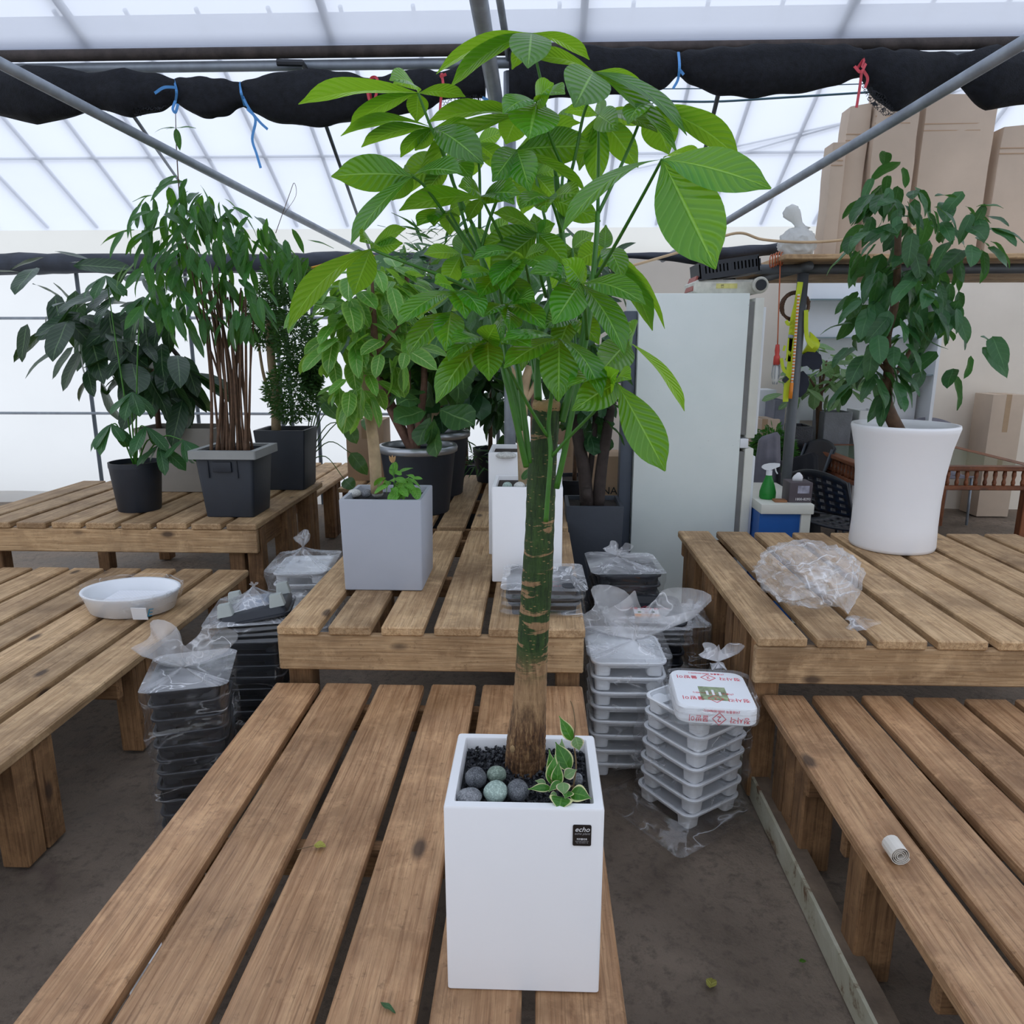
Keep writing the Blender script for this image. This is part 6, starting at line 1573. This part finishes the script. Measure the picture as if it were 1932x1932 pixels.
def chair(label, c, rz, seat_m, back_m, legm, perf=True, zs=.45, backh=.40):
    root = empty('chair', c, label, 'chair'); root.rotation_euler = (0, 0, rz)
    def part(mb, name, m, **kw):
        o = mb.build(name, m, None, **kw); o.parent = root; return o
    nx, ny = 9, 9; mb = MB()
    def grid(fn, name, m):
        mb = MB(); n = 13; vs = []
        for j in range(n):
            for i in range(n): vs.append(fn(i / (n - 1), j / (n - 1)))
        fs = []
        for j in range(n - 1):
            for i in range(n - 1):
                if perf and i % 2 == 1 and j % 2 == 1 and 0 < i < n - 2 and 0 < j < n - 2: continue
                fs.append((j * n + i, j * n + i + 1, (j + 1) * n + i + 1, (j + 1) * n + i))
        o = part(mb.add(vs, fs), name, m, sm=True)
        so = o.modifiers.new('thick', 'SOLIDIFY'); so.thickness = .012; return o
    grid(lambda u, v: Vector((-.21 + .42 * u, -.20 + .42 * v, zs - .02 * math.sin(math.pi * v) + .015 * (abs(u - .5) * 2) ** 2)), 'seat', seat_m)
    grid(lambda u, v: Vector((-.22 + .44 * u, .22 + .10 * v + .03 * (1 - (2 * u - 1) ** 2), zs + .10 + backh * v - .05 * v * (2 * u - 1) ** 2)), 'backrest', back_m)
    for sx in (-1, 1):
        part(MB().tube([(sx * .20, -.19, 0), (sx * .20, -.17, zs - .01)], .012, 8), 'leg', legm, sm=True)
        part(MB().tube([(sx * .20, .24, 0), (sx * .20, .20, zs - .01), (sx * .21, .235, zs + .12), (sx * .21, .30, zs + .10 + backh * .8)], .012, 8), 'leg', legm, sm=True)
    return root
chA = chair('black perforated plastic chair beside the blue cabinet', (2.13, 5.03, 0), 2.1, M['black'], M['black'], M['black'], True, .45, .29)
M['coat'] = plain('black_cloth', srgb(24, 26, 32), .9, 0, .25, 10, .3); M['greycloth'] = plain('grey_cloth', srgb(128, 126, 136), .9, 0, .15, 8, .3)
chB = chair('black chair under the black coat near the wooden table', (2.2, 5.52, 0), 1.45, M['black'], M['black'], M['rod'], False, .45, .24)
chC = chair('grey perforated chair at the far side of the wooden table', (3.8, 7.02, 0), 0.0, M['greycloth'], M['greycloth'], M['galv'])
chD = chair('red seated chair tucked by the wooden table', (2.12, 6.35, 0), -1.4, plain('red_seat', srgb(196, 48, 48), .5), M['black'], M['rod'], False, .45, .3)
def coat(label, pts, w0, w1, z0, z1, m, seed):
    """cloth hung over a chair back: pts = centre of the fold"""
    c = Vector(pts); rings = []
    for i in range(12):
        t = i / 11; z = z1 + (z0 - z1) * t; w = w0 + (w1 - w0) * t; ring = []
        for q in range(26):
            a = 2 * math.pi * q / 26
            ring.append(Vector((c.x + math.cos(a) * w * (1 + .09 * math.sin(a * 5 + seed + t * 2)), c.y + math.sin(a) * (.035 + .06 * t) * (1 + .25 * math.sin(a * 7 + seed)), z + .02 * math.cos(a) * (1 - t))))
        rings.append(ring)
    top = [Vector((c.x + (p.x - c.x) * .72, c.y + (p.y - c.y) * .4, p.z + .03)) for p in rings[0]]
    return tag(MB().loft([top] + rings).build('coat', m, sm=True), label, 'coat')
coat('black coat draped over a chair back near the wooden table', (1.955, 5.46, 0), .10, .17, .20, .82, M['coat'], 1)
coat('grey jacket hung beside the boxwood behind the spray bottle', (1.80, 5.80, 0), .08, .12, .45, .93, M['greycloth'], 2)

bx_ = empty('boxwood', (1.83, 6.25, 0), 'rounded green boxwood bush behind the spray bottle', 'bush')
branch(bx_, [Vector((1.83, 6.25, .40)), Vector((1.83, 6.25, .62)), Vector((1.84, 6.25, .85))], .014, .008, M['barkbrown'], 'stem')
M['box'] = leafmat('boxwood_leaf', srgb(52, 104, 46), srgb(96, 156, 56), .4, None, None, .3, .3, .1, 3)
fluff(bx_, 'foliage', [(1452, 850, 30, 46, 6.2, .18), (1472, 850, 22, 38, 6.2, .15), (1440, 860, 16, 40, 6.2, .12)], M['box'], .06, 77, 900)
round_tub('plant_pot', 'dark pot under the boxwood bush', 1.83, 6.25, 0, .17, .42, None, rb=.8, soild=.03)
M['wrapblack'] = plain('black_stretch_wrap', srgb(44, 46, 54), .25, 0, .4, 14, .7); M['wrapgrey'] = plain('grey_stretch_wrap', srgb(118, 120, 126), .3, 0, .15, 10, .5)
def stock(label, px0, px1, pyt, d, m, z0=0.0, dep=.3, wrap=False, cat='planter', name='wrapped_planter'):
    a, b = at(px0, pyt, d), at(px1, pyt, d)
    root = empty(name, ((a.x + b.x) / 2, d + dep / 2, z0), label, cat)
    cx, w, h = (a.x + b.x) / 2, b.x - a.x, a.z - z0
    MB().loft([rrect((cx, d + dep / 2, 0), w * .9, dep * .9, .01, z0, 3), rrect((cx, d + dep / 2, 0), w, dep, .01, z0 + h, 3), rrect((cx, d + dep / 2, 0), w - .04, dep - .04, .008, z0 + h, 3), rrect((cx, d + dep / 2, 0), w - .05, dep - .05, .008, z0 + h - .10, 3)]).build('body', m, root)
    return root
stock('black planter wrapped in stretch film behind the wooden table corner', 1500, 1536, 805, 6.9, M['wrapblack'])
stock('tall grey planter wrapped in film behind the table', 1556, 1610, 778, 6.95, M['wrapgrey'])
stock('slim slate planter wrapped in film beside the strapped box', 1463, 1484, 755, 6.85, plain('slate_wrap', srgb(104, 108, 122), .35, 0, .15, 10, .4))
stock('white planter with a leaf print at the back wall', 1622, 1664, 775, 6.95, M['white_glaze'])
carton('white box with brown lid and white strap beyond the refrigerator', (1.93, 6.80, 0.0), (2.20, 7.10, .98), M['carton_pale'])
carton('small white carton stacked by the refrigerator edge', (1.98, 7.22, 0), (2.28, 7.5, 1.22), M['white'], False)
carton('brown taped carton against the back wall beyond the wooden table', (4.3, 7.2, 0), (4.6, 7.5, 1.18), M['carton_pale'])
carton('large brown carton with black print beside the charcoal planter', (.30, 4.80, 0), (.56, 5.12, .93), M['carton'])
text('INA', bpy.data.objects[[o.name for o in bpy.data.objects if o.get('label', '').startswith('large brown carton')][0]], (.47, 4.798, .70), .07, M['black'], QF, 'print')
carton('open brown carton behind the rear white planter', (.06, 6.5, 0), (.48, 6.85, .96), M['carton'])
# white wall shelving with glass shelves
shf = empty('display_shelving', (3.2, 7.45, 0), 'white wall shelving with thin glass shelves behind the platform post', 'shelving')
MB().boxes((2.55, 7.52, .9), (3.75, 7.58, 2.42)).build('back_panel', M['white'], shf)
for x in (2.52, 3.12 + .66): MB().boxes((x, 7.30, .7), (x + .03, 7.58, 2.42)).build('side_panel', M['white'], shf)
M['glassy'] = plain('glass_shelf', srgb(120, 140, 146), .1, 0, .05)
for z in (1.35, 1.70, 2.05): MB().boxes((2.55, 7.32, z), (3.78, 7.52, z + .012)).build('shelf', M['glassy'], shf)
# small tree by the shelving
M['pale'] = leafmat('pale_leaf', srgb(112, 148, 96), srgb(150, 190, 110), .36, None, srgb(170, 196, 150), .3, .25, .25, 7)
sx_ = at(1545, 845, 6.55).x
sm_ = empty('small_tree', (sx_, 7.0, .0), 'round headed small tree with pale leaves before the wall shelving', 'tree')
sm_.location = (at(1545, 845, 7.1).x, 7.1, .30)
round_tub('plant_pot', 'dark pot of the round headed small tree', at(1545, 845, 7.1).x, 7.1, 0, .10, .34, None, rb=.8, soild=.03)
branch(sm_, [Vector((at(1545, 845, 7.1).x, 7.1, .30)), (1545, 830, 7.1), (1545, 770, 7.1), (1548, 735, 7.05)], .032, .026, M['barkbrown'], 'trunk', 12)
for ex, ey in ((1525, 710), (1548, 690), (1575, 705), (1560, 680)): branch(sm_, [(1547, 745, 6.95), (ex, ey, 6.95)], .016, .008, M['barkbrown'])
scatter(sm_, templates('pale_leaf', M['pale'], .45, 'ob', .15), [(1548, 700, 60, 30, 6.95, .3, 50), (1575, 680, 40, 25, 6.95, .25, 18), (1510, 735, 40, 22, 6.95, .2, 16), (1590, 730, 40, 20, 6.95, .2, 12)], .19, 95, .05)
